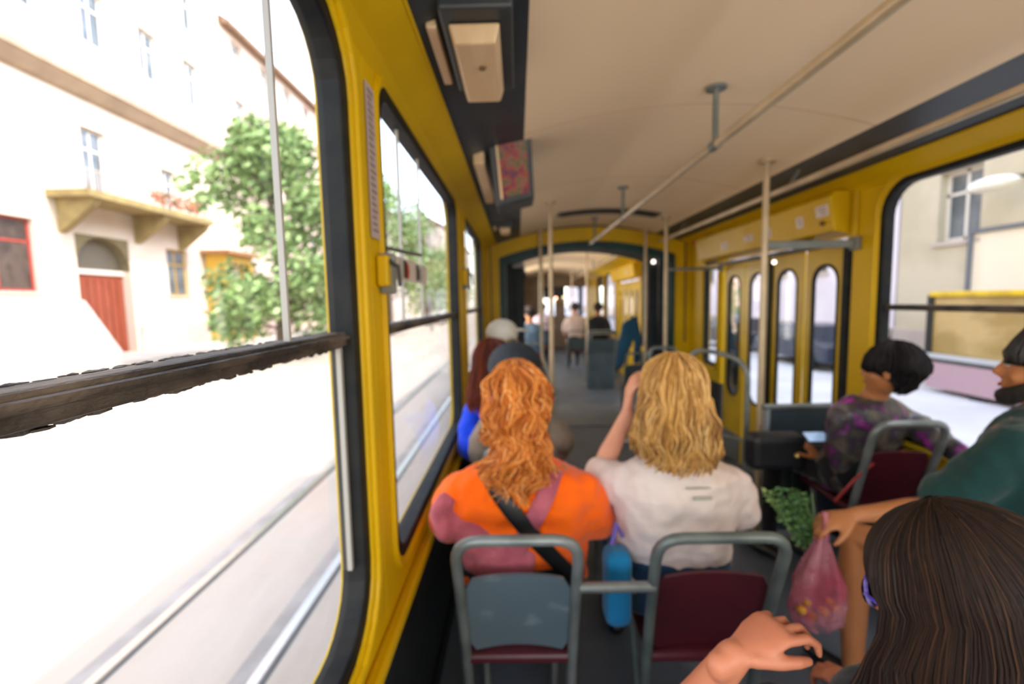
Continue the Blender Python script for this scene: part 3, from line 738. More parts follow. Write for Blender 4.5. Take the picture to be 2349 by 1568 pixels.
# ---- the woman in the orange T-shirt
OR = cloth('orange_cotton', 'FF6A00', 'f56200')
to, To, HMo, pro = person('person', 'woman with red curly hair in an orange T-shirt with a black strap across her back', .0, 1.55, .45, .955, W=.235, D=.12, lean=-.20,
    headc=(-.012, 1.43, 1.175), hpitch=.05, skinm=SKA, shirtm=OR, pantm=cloth('black_trousers', '15161a'), sleeve=.62,
    arms=[((-.265, 1.55, .70), (-.12, 1.74, .60), (.5, .8, 0), (0, 0, 1)), ((.265, 1.55, .70), (.12, 1.74, .60), (-.5, .8, 0), (0, 0, 1))], waist=.9)
HRED = mat('ginger_curls', 'a04a12', .62, attr=['6a2a0c', 'a04c14', 'd07a28', 'eaa050', 'f4c080'], spec=.4)
def lenr(az): return .26 if 120 < az < 240 else .20
hair(to, To, HMo, HRED, 1500, 0, lenr, lambda az: .012, curl=.010, freq=20, thick=.0026, seed=3, gather=.45, back_push=.04, jitter=.045, base_r=(.094, .118, .116), front_open=35)
def backpt(prof, x, z, eps=.004):
    s = prof(.006)
    for i in range(len(s) - 1):
        if s[i][0] <= z <= s[i + 1][0]:
            u = (z - s[i][0]) / (s[i + 1][0] - s[i][0]); c = [s[i][k] + (s[i + 1][k] - s[i][k]) * u for k in range(5)]
            q = min(.97, abs((x - c[1]) / c[3])); return V((x, c[2] - c[4] * (1 - q ** 2.5) ** (1 / 2.5) - eps, z))
    z = min(max(z, s[0][0]), s[-1][0]); return V((x, s[-1][2] - s[-1][4], z))
def strap(t, name, prof, p0, p1, wd, m, n=14, eps=.010):
    b = B(); pts = [backpt(prof, p0[0] + (p1[0] - p0[0]) * k / n, p0[1] + (p1[1] - p0[1]) * k / n, eps) for k in range(n + 1)]
    d = (V((p1[0], 0, p1[1])) - V((p0[0], 0, p0[1]))).normalized(); sd = d.cross(V((0, 1, 0)))
    b.tube(pts, [(wd, .006)] * len(pts), 10, ref=sd); return b.build(name, m, t, smooth=True)
PINK = cloth('dusty_pink_cloth', 'b8606c', 'a85462', sc=12, bump=.8, bs=22)
strap(to, 'pink_strap', pro, (.112, .985), (-.02, .72), .028, PINK, eps=.012)
strap(to, 'black_strap', pro, (-.115, .985), (.165, .60), .026, BLACK, eps=.018)
# pink cloth bag bunched across the lower back
pkb = thing('cloth_bag', 'dusty pink cloth bag slung across the back of the orange-shirted woman', 'bag', (-.09, 1.27, .62))
b = B()
pth = [(-.222, .875), (-.225, .84), (-.205, .79), (-.15, .745), (-.07, .71)]
b.tube([backpt(pro, x, z, .010) for x, z in pth], [(.028, .014), (.042, .018), (.056, .020), (.062, .020), (.062, .018)], 14, ref=(0, 0, 1), rnd=True)
b.tube([backpt(pro, x, z, .006) for x, z in ((-.17, .70), (-.08, .68), (.02, .66))], [(.07, .022), (.085, .026), (.08, .020)], 14, ref=(0, 0, 1), rnd=True)
b.tube([V((-.245, 1.40, .87)), V((-.262, 1.41, .83)), V((-.245, 1.39, .77))], [.028, .036, .032], 12, rnd=True)
b.build('bag_body', PINK, pkb, voxel=.007, sm=6)

# ---- the blonde woman in white
WH = cloth('white_cotton', 'dccbc0', 'd6c4bc', bump=.7, bs=7)
tb_, Tb, HMb, prb = person('person', 'blonde woman in a white T-shirt, seen from behind resting her face on her hand', .515, 1.56, .45, .965, W=.20, D=.13, lean=-.20,
    headc=(.488, 1.44, 1.19), hpitch=-.05, hyaw=.15, skinm=SKA, shirtm=WH, pantm=cloth('blue_jeans', '1d3a52', '16304a'), sleeve=.55,
    arms=[((.29, 1.62, .87), (.375, 1.56, 1.10), (.05, -.1, 1), (-1, 0, .1), dict(curl=28)), ((.77, 1.56, .72), (.60, 1.80, .60), (-.5, .8, 0), (0, 0, 1))], waist=.93)
HBL = mat('blonde_hair', 'b08040', .62, attr=['5a3a1a', '8a5e2c', 'b08444', 'd0a460', 'e2be84'], spec=.25)
hair(tb_, Tb, HMb, HBL, 1700, 0, lambda az: .20 if 110 < az < 250 else .19, lambda az: .028, curl=.004, freq=14, thick=.0026, seed=8, base_r=(.098, .115, .115), jitter=.02, front_open=55)
b = B()
for k, (x0, x1, z) in enumerate(((.50, .58, .925), (.52, .575, .895))):
    p = [backpt(prb, x0 + (x1 - x0) * i / 4, z, .008) for i in range(5)]
    b.tube(p, .0035 if k == 0 else .006, 6)
b.build('faded_print', mat('faded_green_print', 'a9a898', .8), tb_)
bb = thing('blue_bag', 'bright blue bag on the lap between the orange and the white shirts', 'bag', (.30, 1.42, .45))
b = B().box(.262, .35, 1.36, 1.46, .45, .70); b.build('bag_body', cloth('blue_nylon', '1479a8', '0e6a9c'), bb, bev=.03)
B().tube([(.28, 1.36, .74), (.295, 1.37, .80), (.32, 1.39, .75)], .008, 8).build('bag_handle', cloth('violet_strap', '6a5aa8'), bb, smooth=True)

# ---- row two: navy cap and auburn hair, then the white cap
tn, Tn, HMn, prn = person('person', 'person in a dark navy cap and tan shirt, ahead of the red curly hair', -.0, 2.30, .45, .96, W=.175, D=.115, lean=-.2,
    headc=(-.02, 2.08, 1.16), hpitch=.1, skinm=SKA, shirtm=cloth('tan_cotton', '7f7260', '74685a'), pantm=cloth('grey_trousers', '34363a'), vox=.01,
    arms=[None, ((.215, 2.12, .80), (.20, 2.36, .66), (-.3, .9, 0), (0, 0, 1))], legs=[((.10, 2.68, .50), (.10, 2.66, .1)), ((.23, 2.64, .50), (.23, 2.62, .1))])
cp = B(); cp.ell(Tn(0, -.012, .045), (.122, .126, .110), HMn, n=24, m=14); cp.build('cap_crown', mat('navy_felt', '1e262e', .85, col2='29323a', scale=9), tn, smooth=True)
cp = B(); cp.tube([Tn(0, .09, .05), Tn(0, .15, .04)], [(.08, .010), (.06, .006)], 16, ref=HM_ if False else (1, 0, 0), rnd=True); cp.build('cap_peak', mat('navy_felt', '1e262e'), tn, smooth=True)
B().ell(Tn(0, -.015, .155), .009, n=8, m=6).build('cap_button', mat('navy_felt', ''), tn)
hair(tn, Tn, HMn, mat('dark_brown_short_hair', '201814', .5), 260, 0, lambda az: .05, lambda az: 0, thick=.002, seed=5, steps=8, base_r=(.086, .104, .10))
ta, Ta, HMa, pra = person('person', 'woman with long auburn hair in a bright blue top beside the second left window', -.125, 2.55, .45, .975, W=.15, D=.10, lean=-.15,
    headc=(-.135, 2.34, 1.175), hpitch=.1, skinm=SKA, shirtm=cloth('royal_blue_cotton', '0a3fd0', '0836b8'), pantm=cloth('navy_trousers', '1a2030'), vox=.01,
    arms=[((-.262, 2.32, .74), (-.20, 2.55, .66), (.3, .9, 0), (0, 0, 1)), ((-.02, 2.62, .74), (-.05, 2.75, .66), (-.3, .9, 0), (0, 0, 1))], sleeve=.8)
hair(ta, Ta, HMa, mat('auburn_hair', '5a2614', .62, attr=['241010', '45190e', '6e2c14', '8e4420'], spec=.25), 700, 0, lambda az: .24, lambda az: .03, curl=.003, freq=8, thick=.003, seed=11, base_r=(.10, .112, .112))
tw, Tw, HMw, prw = person('person', 'passenger in a white peaked cap turned to the right, third on the left side', -.02, 3.30, .45, 1.02, W=.19, D=.11,
    headc=(-.10, 3.12, 1.245), hyaw=-1.2, skinm=SKB, shirtm=cloth('dark_jacket_cloth', '22262c'), pantm=cloth('dark_denim', '1c2430'), vox=.012, arms=[((-.25, 3.42, .72), (-.12, 3.62, .62), (.3, .9, 0), (0, 0, 1)), None])
cp = B(); cp.ell(Tw(0, -.01, .040), (.097, .112, .095), HMw, n=20, m=12); cp.build('cap_crown', cloth('white_cap_cotton', 'd8d3c4', 'cdc8ba'), tw, smooth=True)
B().tube([Tw(0, .08, .055), Tw(0, .13, .055), Tw(0, .17, .045)], [(.075, .012), (.070, .010), (.05, .007)], 16, ref=HMw @ V((1, 0, 0)), rnd=True).build('cap_peak', cloth('white_cap_cotton', ''), tw, smooth=True)
hair(tw, Tw, HMw, mat('sandy_hair', 'a08a60', .5), 220, 0, lambda az: .04, lambda az: 0, thick=.0025, seed=6, steps=8, base_r=(.085, .102, .09))

# ---- the woman in purple on the right
FL = picture('floral_cloth', ['1b1b22', '3a3838', '6a6054', '4a4644', '3a3440', '82307c', 'b040a8'], 8)
tp, Tp, HMp, prp = person('person', 'short-haired person in a dark and purple patterned top seated by the right window', 1.68, 2.24, .56, .985, seatz=.56, yaw=.35, W=.205, D=.115, lean=-.12,
    headc=(1.715, 2.10, 1.15), hyaw=.36, skinm=SKB, shirtm=FL, pantm=cloth('black_skirt', '131418'), long_sleeve=True, vox=.007,
    arms=[(P(1930, 1085, 2.16), P(1880, 1052, 2.28), (-.5, .25, .65), (.6, -.6, .4), dict(curl=45)), ((1.90, 1.93, .80), (1.86, 2.12, .86), (-.4, .6, .2), (0, 0, 1))],
    legs=[((1.42, 2.5, .62), (1.40, 2.5, .1)), ((1.60, 2.54, .62), (1.60, 2.5, .1))])
hair(tp, Tp, HMp, mat('black_short_hair', '171316', .62, attr=['0d0b0e', '1a1517', '2c2422'], spec=.2), 900, 0, lambda az: .11 if 95 < az < 265 else .055, lambda az: -.06, curl=.004, freq=9, thick=.003, seed=15,
     base_r=(.092, .118, .112), jitter=.02, front_open=25, steps=10)
ph = thing('phone', 'phone with a lit pale blue screen in the hand of the purple-clad passenger', 'phone', (1.31, 2.25, 1.03))
c0 = P(1872, 1003, 2.20)
ux = V((.055, 0, 0)); uz = V((0, .03, .016)); un = ux.cross(uz).normalized() * .005
B().quadbox([c0 - ux - uz - un, c0 + ux - uz - un, c0 + ux + uz - un, c0 - ux + uz - un, c0 - ux - uz + un, c0 + ux - uz + un, c0 + ux + uz + un, c0 - ux + uz + un]).build('case', BLACK, ph, bev=.003)
ux *= .92; uz *= .9
B().quadbox([c0 - ux - uz + un, c0 + ux - uz + un, c0 + ux + uz + un, c0 - ux + uz + un, c0 - ux - uz + un * 1.2, c0 + ux - uz + un * 1.2, c0 + ux + uz + un * 1.2, c0 - ux + uz + un * 1.2]).build('screen', mat('phone_screen', '9fc0e8', .2, emit=.1), ph)
hb = thing('handbag', 'black handbag with a thin red strap on the lap of the purple-clad passenger', 'handbag', (1.32, 2.2, .6))
B().box(1.19, 1.47, 2.28, 2.40, .60, .79).build('bag_body', mat('black_leather', '14161a', .5, col2='1d1f26', scale=8), hb, bev=.035)
B().tube([P(2005, 1062, 1.98), P(1960, 1100, 1.98), P(1915, 1150, 2.0)], [(.007, .003)] * 3, 8, ref=(0, 0, 1)).build('red_strap', mat('red_leather_strap', '9c2a26', .45), hb, smooth=True)
B().ell(P(1828, 1045, 2.12), .012, n=8, m=6).build('clasp', mat('brass_clasp', 'a88c50', .3, metal=.8), hb)

# ---- the man in the green shirt
hnd = P(1893, 1178, 1.50); elb = P(2150, 1165, 1.42); sho = P(2300, 1060, 1.30)
kn = P(1960, 1225, 1.62)
GRN = cloth('dark_green_cotton', '17403f', '123636', bump=.8, bs=8)
tg, Tg, HMg, prg = person('person', 'bearded man in a dark green T-shirt leaning on his bare knee by the right window', 1.60, 1.30, .56, 1.12, seatz=.56, yaw=.30, W=.23, D=.14, lean=.06,
    headc=P(2415, 838, 1.30), hyaw=.20, skinm=SKB, shirtm=GRN, pantm=cloth('dark_shorts', '20242a'), bare_leg=True, vox=.0065, sleeve=.62, hs=1.05, neckw=.062,
    arms=[(elb, hnd + V((.10, 0, -.005)), (-1, .15, -.32), (-.1, -.3, 1), dict(curls=[45, 50, 55, 60], s=1.08, spread=3, thumb=20)), ((1.84, 1.36, .85), (1.62, 1.56, .74), (-.6, .8, 0), (0, 0, 1))],
    legs=[(kn, (1.24, 1.62, .10)), ((1.62, 1.68, .66), (1.60, 1.62, .10))])
HDK = mat('black_cropped_hair', '15110f', .5, attr=['0c0a09', '1c1512', '2a1f1a'])
hair(tg, Tg, HMg, HDK, 500, 0, lambda az: .01, lambda az: 0, curl=.003, thick=.003, seed=21, base_r=(.086, .104, .104), front_open=30, steps=8)
b = B(); b.tube([Tg(-.068, .01, -.055), Tg(-.055, .055, -.085), Tg(0, .085, -.098), Tg(.055, .055, -.085), Tg(.068, .01, -.055)], [.020, .026, .026, .026, .020], 10, rnd=True)
b.build('beard', mat('black_beard', '17110e', .8, bump=.8, bscale=60), tg, smooth=True)
# herbs and the pink bag in his hand
hr = thing('herb_bunch', 'leafy green bunch of herbs held in the hand of the green-shirted man', 'herbs', tuple(P(1820, 1200, 1.56)))
b = B(); rng = random.Random(9); leafm = mat('herb_leaf', '3e6a30', .55, attr=['16301a', '2a5226', '47763a', '7d9a5a', 'b0a878'])
for i in range(520):
    u = rng.random() ** .7; u_ = rng.uniform(-1, 1); c = P(1848 - 45 * u + u_ * 48 * (.4 + u * .7), 1250 - 120 * u + rng.uniform(-14, 14), 1.56 + rng.uniform(-.045, .045))
    d = V((rng.uniform(-1, 1), rng.uniform(-1, 1), rng.uniform(-.3, 1))).normalized(); s_ = rng.uniform(.006, .013); e = d.orthogonal().normalized() * s_ * .5
    b.f([b.v(p, min(1, max(0, rng.gauss(.35 + .3 * (u_ < -.5), .2)))) for p in (c - d * s_, c + e, c + d * s_, c - e)])
b.build('leaf_mass', leafm, hr)['kind'] = 'stuff'
b = B()
for i in range(14):
    b.tube([P(1872 + rng.uniform(-6, 6), 1225, 1.54 + rng.uniform(-.01, .01)), P(1835 + rng.uniform(-38, 30), 1150 + rng.uniform(-20, 30), 1.56)], .002, 5)
b.build('stems', mat('herb_stem', '5c7a40', .5), hr)
pgb = thing('plastic_bag', 'translucent pink plastic bag hanging by the knee of the green-shirted man', 'bag', tuple(P(1890, 1400, 1.52)))
PBM = mat('pink_film', 'c2506a', .25, col2='d08a96', scale=9, bump=.9, bscale=14, alpha=.5)
b = B(); rs = []
for j, (u, v, rx, ry) in enumerate(((1893, 1205, .010, .010), (1886, 1240, .022, .02), (1880, 1290, .052, .045), (1876, 1340, .085, .06), (1872, 1385, .092, .05), (1876, 1425, .075, .045), (1880, 1440, .03, .03))):
    c = P(u, v, 1.50)
    rs.append([c + V(((rx * (1 + .16 * math.sin(5 * a + j))) * math.cos(a), (ry * (1 + .2 * math.sin(7 * a))) * math.sin(a), .006 * math.sin(6 * a))) for a in [2 * PI * k / 28 for k in range(28)]])
b.rings(rs, cap=False); b.build('bag_film', PBM, pgb, smooth=True)
b = B(); b.tube([P(1893, 1205, 1.5), P(1893, 1180, 1.51)], [.008, .012], 8, rnd=True); b.build('knot', PBM, pgb, smooth=True)
for i, (u, v, q) in enumerate(((1838, 1398, 1.0), (1862, 1412, 1.1), (1890, 1402, 1.05), (1915, 1395, .95), (1850, 1380, .8), (1902, 1378, .85))):
    b = B(); b.ell(P(u, v, 1.465 + .025 * (i % 2)), (.017 * q, .017 * q, .015 * q), n=12, m=8)
    o = b.build('apricot', mat('ochre_fruit', 'd89a34', .5, col2='b8801e', scale=20), smooth=True)
    tag(o, 'small ochre fruit at the bottom of the pink plastic bag', 'fruit', 'fruits in the pink plastic bag')

# ---- the woman nearest the viewer
hc = P(2188, 1372, .64)
wr = P(1682, 1505, .66); el = P(1490, 1740, .74)
def nh(b): pass
SKN = skin('rosy_skin', 'b87659', 'a86850')
tq, Tq, HMq, prq = person('person', 'woman with long dark brown hair and violet-rimmed glasses nearest the viewer, hand raised', .70, .68, .45, .86, W=.19, D=.11, lean=.05,
    headc=hc, hyaw=.42, hpitch=.30, skinm=SKN, shirtm=cloth('dark_slate_top', '2c3438', '262d31'), pantm=cloth('slate_trousers', '262c33'), vox=.0035, sleeve=.35, yaw=.15, hs=.98,
    arms=[(el, wr, (.85, .25, .35), (-.45, -.2, .9), dict(curls=[38, 43, 48, 53], s=.93, spread=7, thumb=2, tdrop=.48, side=-1)), ((.95, .78, .58), (.82, 1.02, .53), (-.3, .9, 0), (0, 0, 1))],
    legs=[((.60, 1.02, .52), (.60, 1.0, .1)), ((.80, 1.04, .52), (.80, 1.0, .1))])
HBR = mat('dark_brown_hair', '2c1a12', .62, attr=['120d0d', '191210', '211713', '2b1d16', '3a271c'], spec=.2)
hair(tq, Tq, HMq, HBR, 6500, 0, lambda az: .40, lambda az: .05 if 90 < az < 330 else .0, curl=.003, freq=7, thick=.0017, seed=31, base_r=(.110, .132, .120), jitter=.012, front_open=60, steps=18)
gl = B()
for x in (-1, 1):
    gl.tube([Tq(x * .034 + .027 * math.cos(a), .098 - .010 * abs(math.cos(a) * .5 + x * .5), .004 + .022 * math.sin(a)) for a in [2 * PI * k / 20 for k in range(20)]], .0032, 6, closed=True)
    gl.tube([Tq(x * .062, .090, .008), Tq(x * .092, .06, .010), Tq(x * .100, .0, .008)], .003, 6)
gl.tube([Tq(-.008, .100, .006), Tq(.008, .100, .006)], .003, 6)
go_ = gl.build('glasses', mat('violet_frame', '4a3fae', .25, col2='8f86c8', scale=30), tq, smooth=True)
for x in (-1, 1): B().ell(Tq(x * .034, .096, .004), (.026, .002, .021), HMq, n=16, m=6).build('lens', mat('dark_lens', '1b1a30', .1), go_)

# ------------------------------------------------------------------ the car ahead of the bellows
YAW2 = R(-2.0); O2 = V((CX, GY + 1.15, 0)); M2 = rotz(YAW2)
X2L, X2R = WL - CX, WR - CX
Y2E = 8.2
def C2(b):
    for q in b.bm.verts: q.co = O2 + M2 @ q.co
    return b
struct(C2(B().box(X2L - .1, X2R + .1, -.02, Y2E, -.06, 0)).build('floor_ahead', FLOORM))
b = B(); xs = [-.757 + 1.514 * k / 16 for k in range(17)]
b.prism([(x, crown(x + CX) + .05) for x in xs] + [(x, crown(x + CX)) for x in reversed(xs)], 0, Y2E, 'y')
struct(C2(b).build('ceiling_ahead', CEIL, smooth=True))
struct(C2(B().box(X2L - .1, X2R + .1, 0, Y2E, 2.42, 2.5)).build('ceiling_roof_ahead', DARK))
for sg, xw, holes in ((1, X2L, [(.5, 1.9), (2.2, 3.6), (3.9, 5.3), (5.6, 7.2)]), (-1, X2R, [(.5, 1.0), (3.35, 4.75), (5.0, 6.1)])):
    b = B(); ed = [.02] + [(holes[i][1] + holes[i + 1][0]) / 2 for i in range(len(holes) - 1)] + [Y2E]
    xo = xw - sg * .07
    if sg < 0:  # a doorway between 1.15 and 3.1
        segs = [(.02, 1.15, holes[0]), (3.1, 4.88, holes[1]), (4.88, Y2E, holes[2])]
        b.box(xw, xw + .07, 1.15, 3.1, 1.84, 2.2)
    else: segs = [(ed[i], ed[i + 1], holes[i]) for i in range(len(holes))]
    for y0, y1, h in segs:
        b.frame(rrect(y0, y1, .66, 2.2, 0), rrect(h[0], h[1], ZW0, ZW1, .1), xo, xw)
    struct(C2(b).build('wall_ahead_%s' % ('left' if sg > 0 else 'right'), YEL))
    lw = B()
    if sg < 0: lw.box(xw, xw + .07, .02, 1.15, 0, .66); lw.box(xw, xw + .07, 3.1, Y2E, 0, .66)
    else: lw.box(xo, xw, .02, Y2E, 0, .66)
    struct(C2(lw).build('wall_ahead_lower_%s' % ('left' if sg > 0 else 'right'), LOWW))
    for k, h in enumerate(holes):
        b = B().frame(rrect(h[0] - .02, h[1] + .02, ZW0 - .02, ZW1 + .02, .1), rrect(h[0] + .03, h[1] - .03, ZW0 + .03, ZW1 - .03, .09), xw - sg * .05, xw + sg * .008)
        r_ = struct(C2(b).build('window_%d' % ((8 if sg > 0 else 12) + k), RUB))
        g = B(); m_ = xw - sg * .03; g.f([g.v((m_, p[0], p[1])) for p in rrect(h[0], h[1], ZW0, ZW1, .1)]); C2(g).build('window_glass', GLASS, r_)
    b = B(); b.prism([(xw, 2.075), (xw + sg * .03, 2.10), (xw + sg * .115, 2.145), (xw + sg * .39, 2.222), (xw + sg * .39, 2.3), (xw, 2.3)], 0, Y2E, 'y')
    struct(C2(b).build('trim_%d' % (12 if sg > 0 else 13), DARK if sg > 0 else YEL))
for k in range(4):
    y1 = 3.08 - k * .48; y0 = y1 - .46
    r_ = struct(C2(B().frame(rrect(y0, y1, -.2, 1.8, .02), rrect(y0 + .09, y1 - .09, .62, 1.66, .1), X2R + .01, X2R + .026)).build('door_%d' % (5 + k), YEL2))
    g = B(); g.f([g.v((X2R + .03, p[0], p[1])) for p in rrect(y0 + .1, y1 - .1, .61, 1.67, .1)]); C2(g).build('door_glass', GLASS, r_)
h2 = thing('door_header', 'yellow door mechanism cover in the car ahead', 'door header', tuple(O2 + M2 @ V((X2R - .06, 2.1, 1.86))))
C2(B().prism([(X2R, 1.84), (X2R - .10, 1.86), (X2R - .13, 2.07), (X2R, 2.10)], 1.1, 3.3, 'y')).build('cover', YEL, h2)
C2(B().box(X2R - .136, X2R - .10, 1.5, 1.62, 1.93, 1.98)).build('sticker', WHITE, h2)
# driver's cab bulkhead with a view through the windscreen
b = B()
b.box(X2L, -.28, Y2E - .05, Y2E, 0, 2.3); b.box(.10, .42, Y2E - .05, Y2E, 0, 2.3); b.box(.42, X2R, Y2E - .05, Y2E, 0, .95); b.box(.42, X2R, Y2E - .05, Y2E, 1.9, 2.3)
b.box(-.28, .10, Y2E - .05, Y2E, 1.75, 2.3); b.box(-.28, .10, Y2E - .05, Y2E, 0, .9)
struct(C2(b).build('wall_cab', mat('cab_bulkhead', '96836f', .5, col2='86745f', scale=3)))
vs = C2(B().box(-.26, .40, Y2E - .10, Y2E - .055, 1.56, 1.92)).build('sun_visor', BLACK, bev=.01); tag(vs, 'black visor panel at the top of the cab wall in the car ahead', 'visor')
cb = thing('cab_front', 'dark front end of the tram with its bright windscreen beyond the cab wall', 'windscreen', tuple(O2 + M2 @ V((0, Y2E + 1.5, 0))))
C2(B().frame([(p[0], p[1]) for p in rrect(X2L, X2R, 0, 2.4, .05)], rrect(X2L + .15, X2R - .15, .95, 1.95, .12), Y2E + 1.5, Y2E + 1.56, 'y')).build('front_frame', DARK, cb)
g = B(); g.f([g.v((p[0], Y2E + 1.53, p[1])) for p in rrect(X2L + .12, X2R - .12, .92, 1.98, .12)]); C2(g).build('glass', GLASS, cb)
C2(B().box(X2L, X2R, Y2E, Y2E + 1.5, 2.3, 2.4)).build('cab_roof', DARK, cb)
C2(B().box(X2L - .05, X2L, Y2E, Y2E + 1.5, 0, .9)).build('side_panel', DARK, cb)
C2(B().box(X2R, X2R + .05, Y2E, Y2E + 1.5, 0, .9)).build('side_panel', DARK, cb)
C2(B().box(X2L, X2R, Y2E, Y2E + 1.5, -.06, 0)).build('cab_floor', DARK, cb)
def lamp_dot(u, v, Y, c, r, label, e):
    o = B().ell(P(u, v, Y), r, n=12, m=8).build('indicator_lamp', mat('glow_' + c, c, .3, emit=e * .3), smooth=True); tag(o, label, 'lamp')
lamp_dot(1275, 683, 14.47, 'ffb090', .045, 'glowing orange-pink indicator lamp at the driver\'s cab', 6)
lamp_dot(1292, 681, 14.47, 'e8e0b0', .045, 'pale yellow indicator lamp beside the orange-pink one at the cab', 4)
lamp_dot(1499, 600, GY + .3, 'ffe8d8', .022, 'small white lamp at the right top of the bellows passage', 3)
lamp_dot(1776, 601, 3.35, 'ffe8d8', .014, 'small white lamp above the folding doors', 2)
for i, (lx, ly, lab) in enumerate(((-.43, 1.2, 'grab pole in the car ahead on the left, nearest the bellows'), (.35, 1.6, 'grab pole in the car ahead on the right of the aisle'), (-.43, 4.0, 'grab pole far along the left of the aisle in the car ahead'), (.40, 5.3, 'grab pole far along the right of the aisle in the car ahead'))):
    c = O2 + M2 @ V((lx, ly, 0)); t = thing('grab_pole', lab, 'pole', tuple(c))
    B().tube([c, c + V((0, 0, 2.3))], .0175, 10).build('pole', POLE, t, smooth=True)
    B().tube([c, c + V((0, 0, .02))], .04, 10).build('floor_flange', POLE, t, smooth=True)
t = thing('ceiling_rail', 'handrail along the ceiling of the car ahead', 'handrail', tuple(O2 + M2 @ V((.6, 0, 2.1))))
C2(B().tube([(.60, .1, 2.1), (.60, 7.6, 2.1)], .0175, 10)).build('rail', POLE, t, smooth=True)
for k in range(4): C2(B().tube([(.60, .5 + 2.2 * k, 2.1), (.60, .5 + 2.2 * k, 2.26)], .012, 8)).build('hanger', TUBE, t, smooth=True)
# seats and passengers ahead
tall = seat('tram_chair', 1.36, 7.35, 'tall grey-backed seat standing beside the aisle in the car ahead', SEATG2, w=.46, h=.99)
B().box(1.14, 1.58, 7.44, 7.47, .02, .62).build('foot_panel', SEATG2, tall, bev=.01)
seat('tram_chair', .19, 7.0, 'red-backed seat under the passenger left of the aisle in the car ahead', mat('bright_red_shell', '7a2018', .4), w=.40)
seat('tram_chair', 1.27, 9.75, 'seat beside the aisle in the car ahead under the passenger in the pale shirt', SEATG2, w=.4)
seat('tram_chair', 1.62, 8.85, 'seat in the car ahead under the passenger in black', SEATG2, w=.4)
seat('tram_chair', 1.50, 5.55, 'seat inside the bellows passage under the teal jacket', SEATG2, w=.36)
seat('tram_chair', .55, 10.65, 'dark seat far along the left of the aisle in the car ahead', TEAL, w=.5, h=.95)
DKH = mat('dark_far_hair', '1d1614', .5)
def far_person(label, x, y, sh, sk, col, hr_col, W=.2, pant='20242a', hp=0, hy=0):
    t, T, M_, pr = person('person', label, x, y, .45, sh, W=W, D=.115, skinm=sk, shirtm=cloth('shirt_' + col, col), pantm=cloth('pants_' + pant, pant), vox=.014, sv=.014, hyaw=hy, hpitch=hp)
    hair(t, T, M_, mat('hair_' + hr_col, hr_col, .5), 160, 0, lambda az: .03, lambda az: 0, thick=.004, seed=int(x * 100), steps=8, base_r=(.084, .102, .10))
    return t
far_person('passenger in a pale shirt beside the aisle in the car ahead', 1.27, 10.1, 1.13, SKA, 'd8c8c4', '2a201c')
far_person('passenger in a black top with cropped hair in front of the tall grey seat', 1.62, 9.2, 1.13, SKC, '14161c', '100c0a')
far_person('passenger in a grey-blue top above the red seat back in the car ahead', .19, 7.3, 1.11, SKB, '5f7486', '2a1c16')
far_person('passenger in a light lilac top further up the left of the aisle', .60, 11.0, 1.13, SKA, 'b8a4b4', '2a201c')
tj = thing('jacket', 'teal-blue jacket hung over the side of the seat in the bellows passage', 'jacket', (1.36, 5.72, .5))
B().tube([(1.46, 5.70, 1.24), (1.40, 5.70, 1.16), (1.34, 5.70, .95), (1.26, 5.70, .66)], [(.05, .04), (.10, .06), (.09, .06), (.05, .04)], 16, ref=(1, 0, 0), rnd=True).build('jacket_cloth', cloth('teal_blue_nylon', '2c5872', '244a62', bump=.9), tj, voxel=.012)
B().tube([(1.46, 5.68, 1.18), (1.50, 5.70, .95), (1.48, 5.70, .72)], [.05, .05, .04], 12, rnd=True).build('sleeve', cloth('teal_blue_nylon', ''), tj, smooth=True)

# ------------------------------------------------------------------ outside: street
GZ = -.85
STONE = mat('pale_cobbles', 'b4a698', .7, col2='a09282', scale=1.6, stretch=(1, .25, 1), lo=.3, hi=.75, bump=.5, bscale=9)
gb = B().box(-90, 60, -60, 220, GZ - .4, GZ); struct(gb.build('floor_street', STONE))
struct(B().box(-60, -16.5, -60, 220, GZ, GZ + .13).build('floor_pavement', mat('pale_pavement', 'b5aaa0', .8, col2='a59a90', scale=1)))
struct(B().box(10.8, 30, -60, 220, GZ, GZ + .12).build('floor_pavement_right', mat('grey_pavement', 'a0a0a6', .8, col2='90909a', scale=1)))
struct(B().box(3.2, 10.8, -60, 220, GZ, GZ + .02).build('floor_brightened_lane', mat('brightened_road', 'cdc9c6', .8, col2='c0bcba', scale=.7)))  # added strip, its pale colour making up for weak light on the right road
RAILM = mat('polished_rail', 'c9c2bb', .25, metal=.8); GRV = mat('rail_concrete', '9c938c', .7, col2='8a827c', scale=3)
for x, lab in ((-1.70, 'steel tram rail sunk in the street, nearer of the two outside the left windows'), (-2.74, 'steel tram rail sunk in the street, farther of the two outside the left windows')):
    t = thing('tram_rail', lab, 'tram rail', (x, 20, GZ))
    B().box(x - .035, x + .035, -30, 150, GZ, GZ + .012).build('rail_head', RAILM, t)
    B().box(x + .045, x + .075, -30, 150, GZ, GZ + .005).build('groove', DARK, t)
    B().box(x - .16, x - .04, -30, 150, GZ, GZ + .004).build('bed_strip', GRV, t)

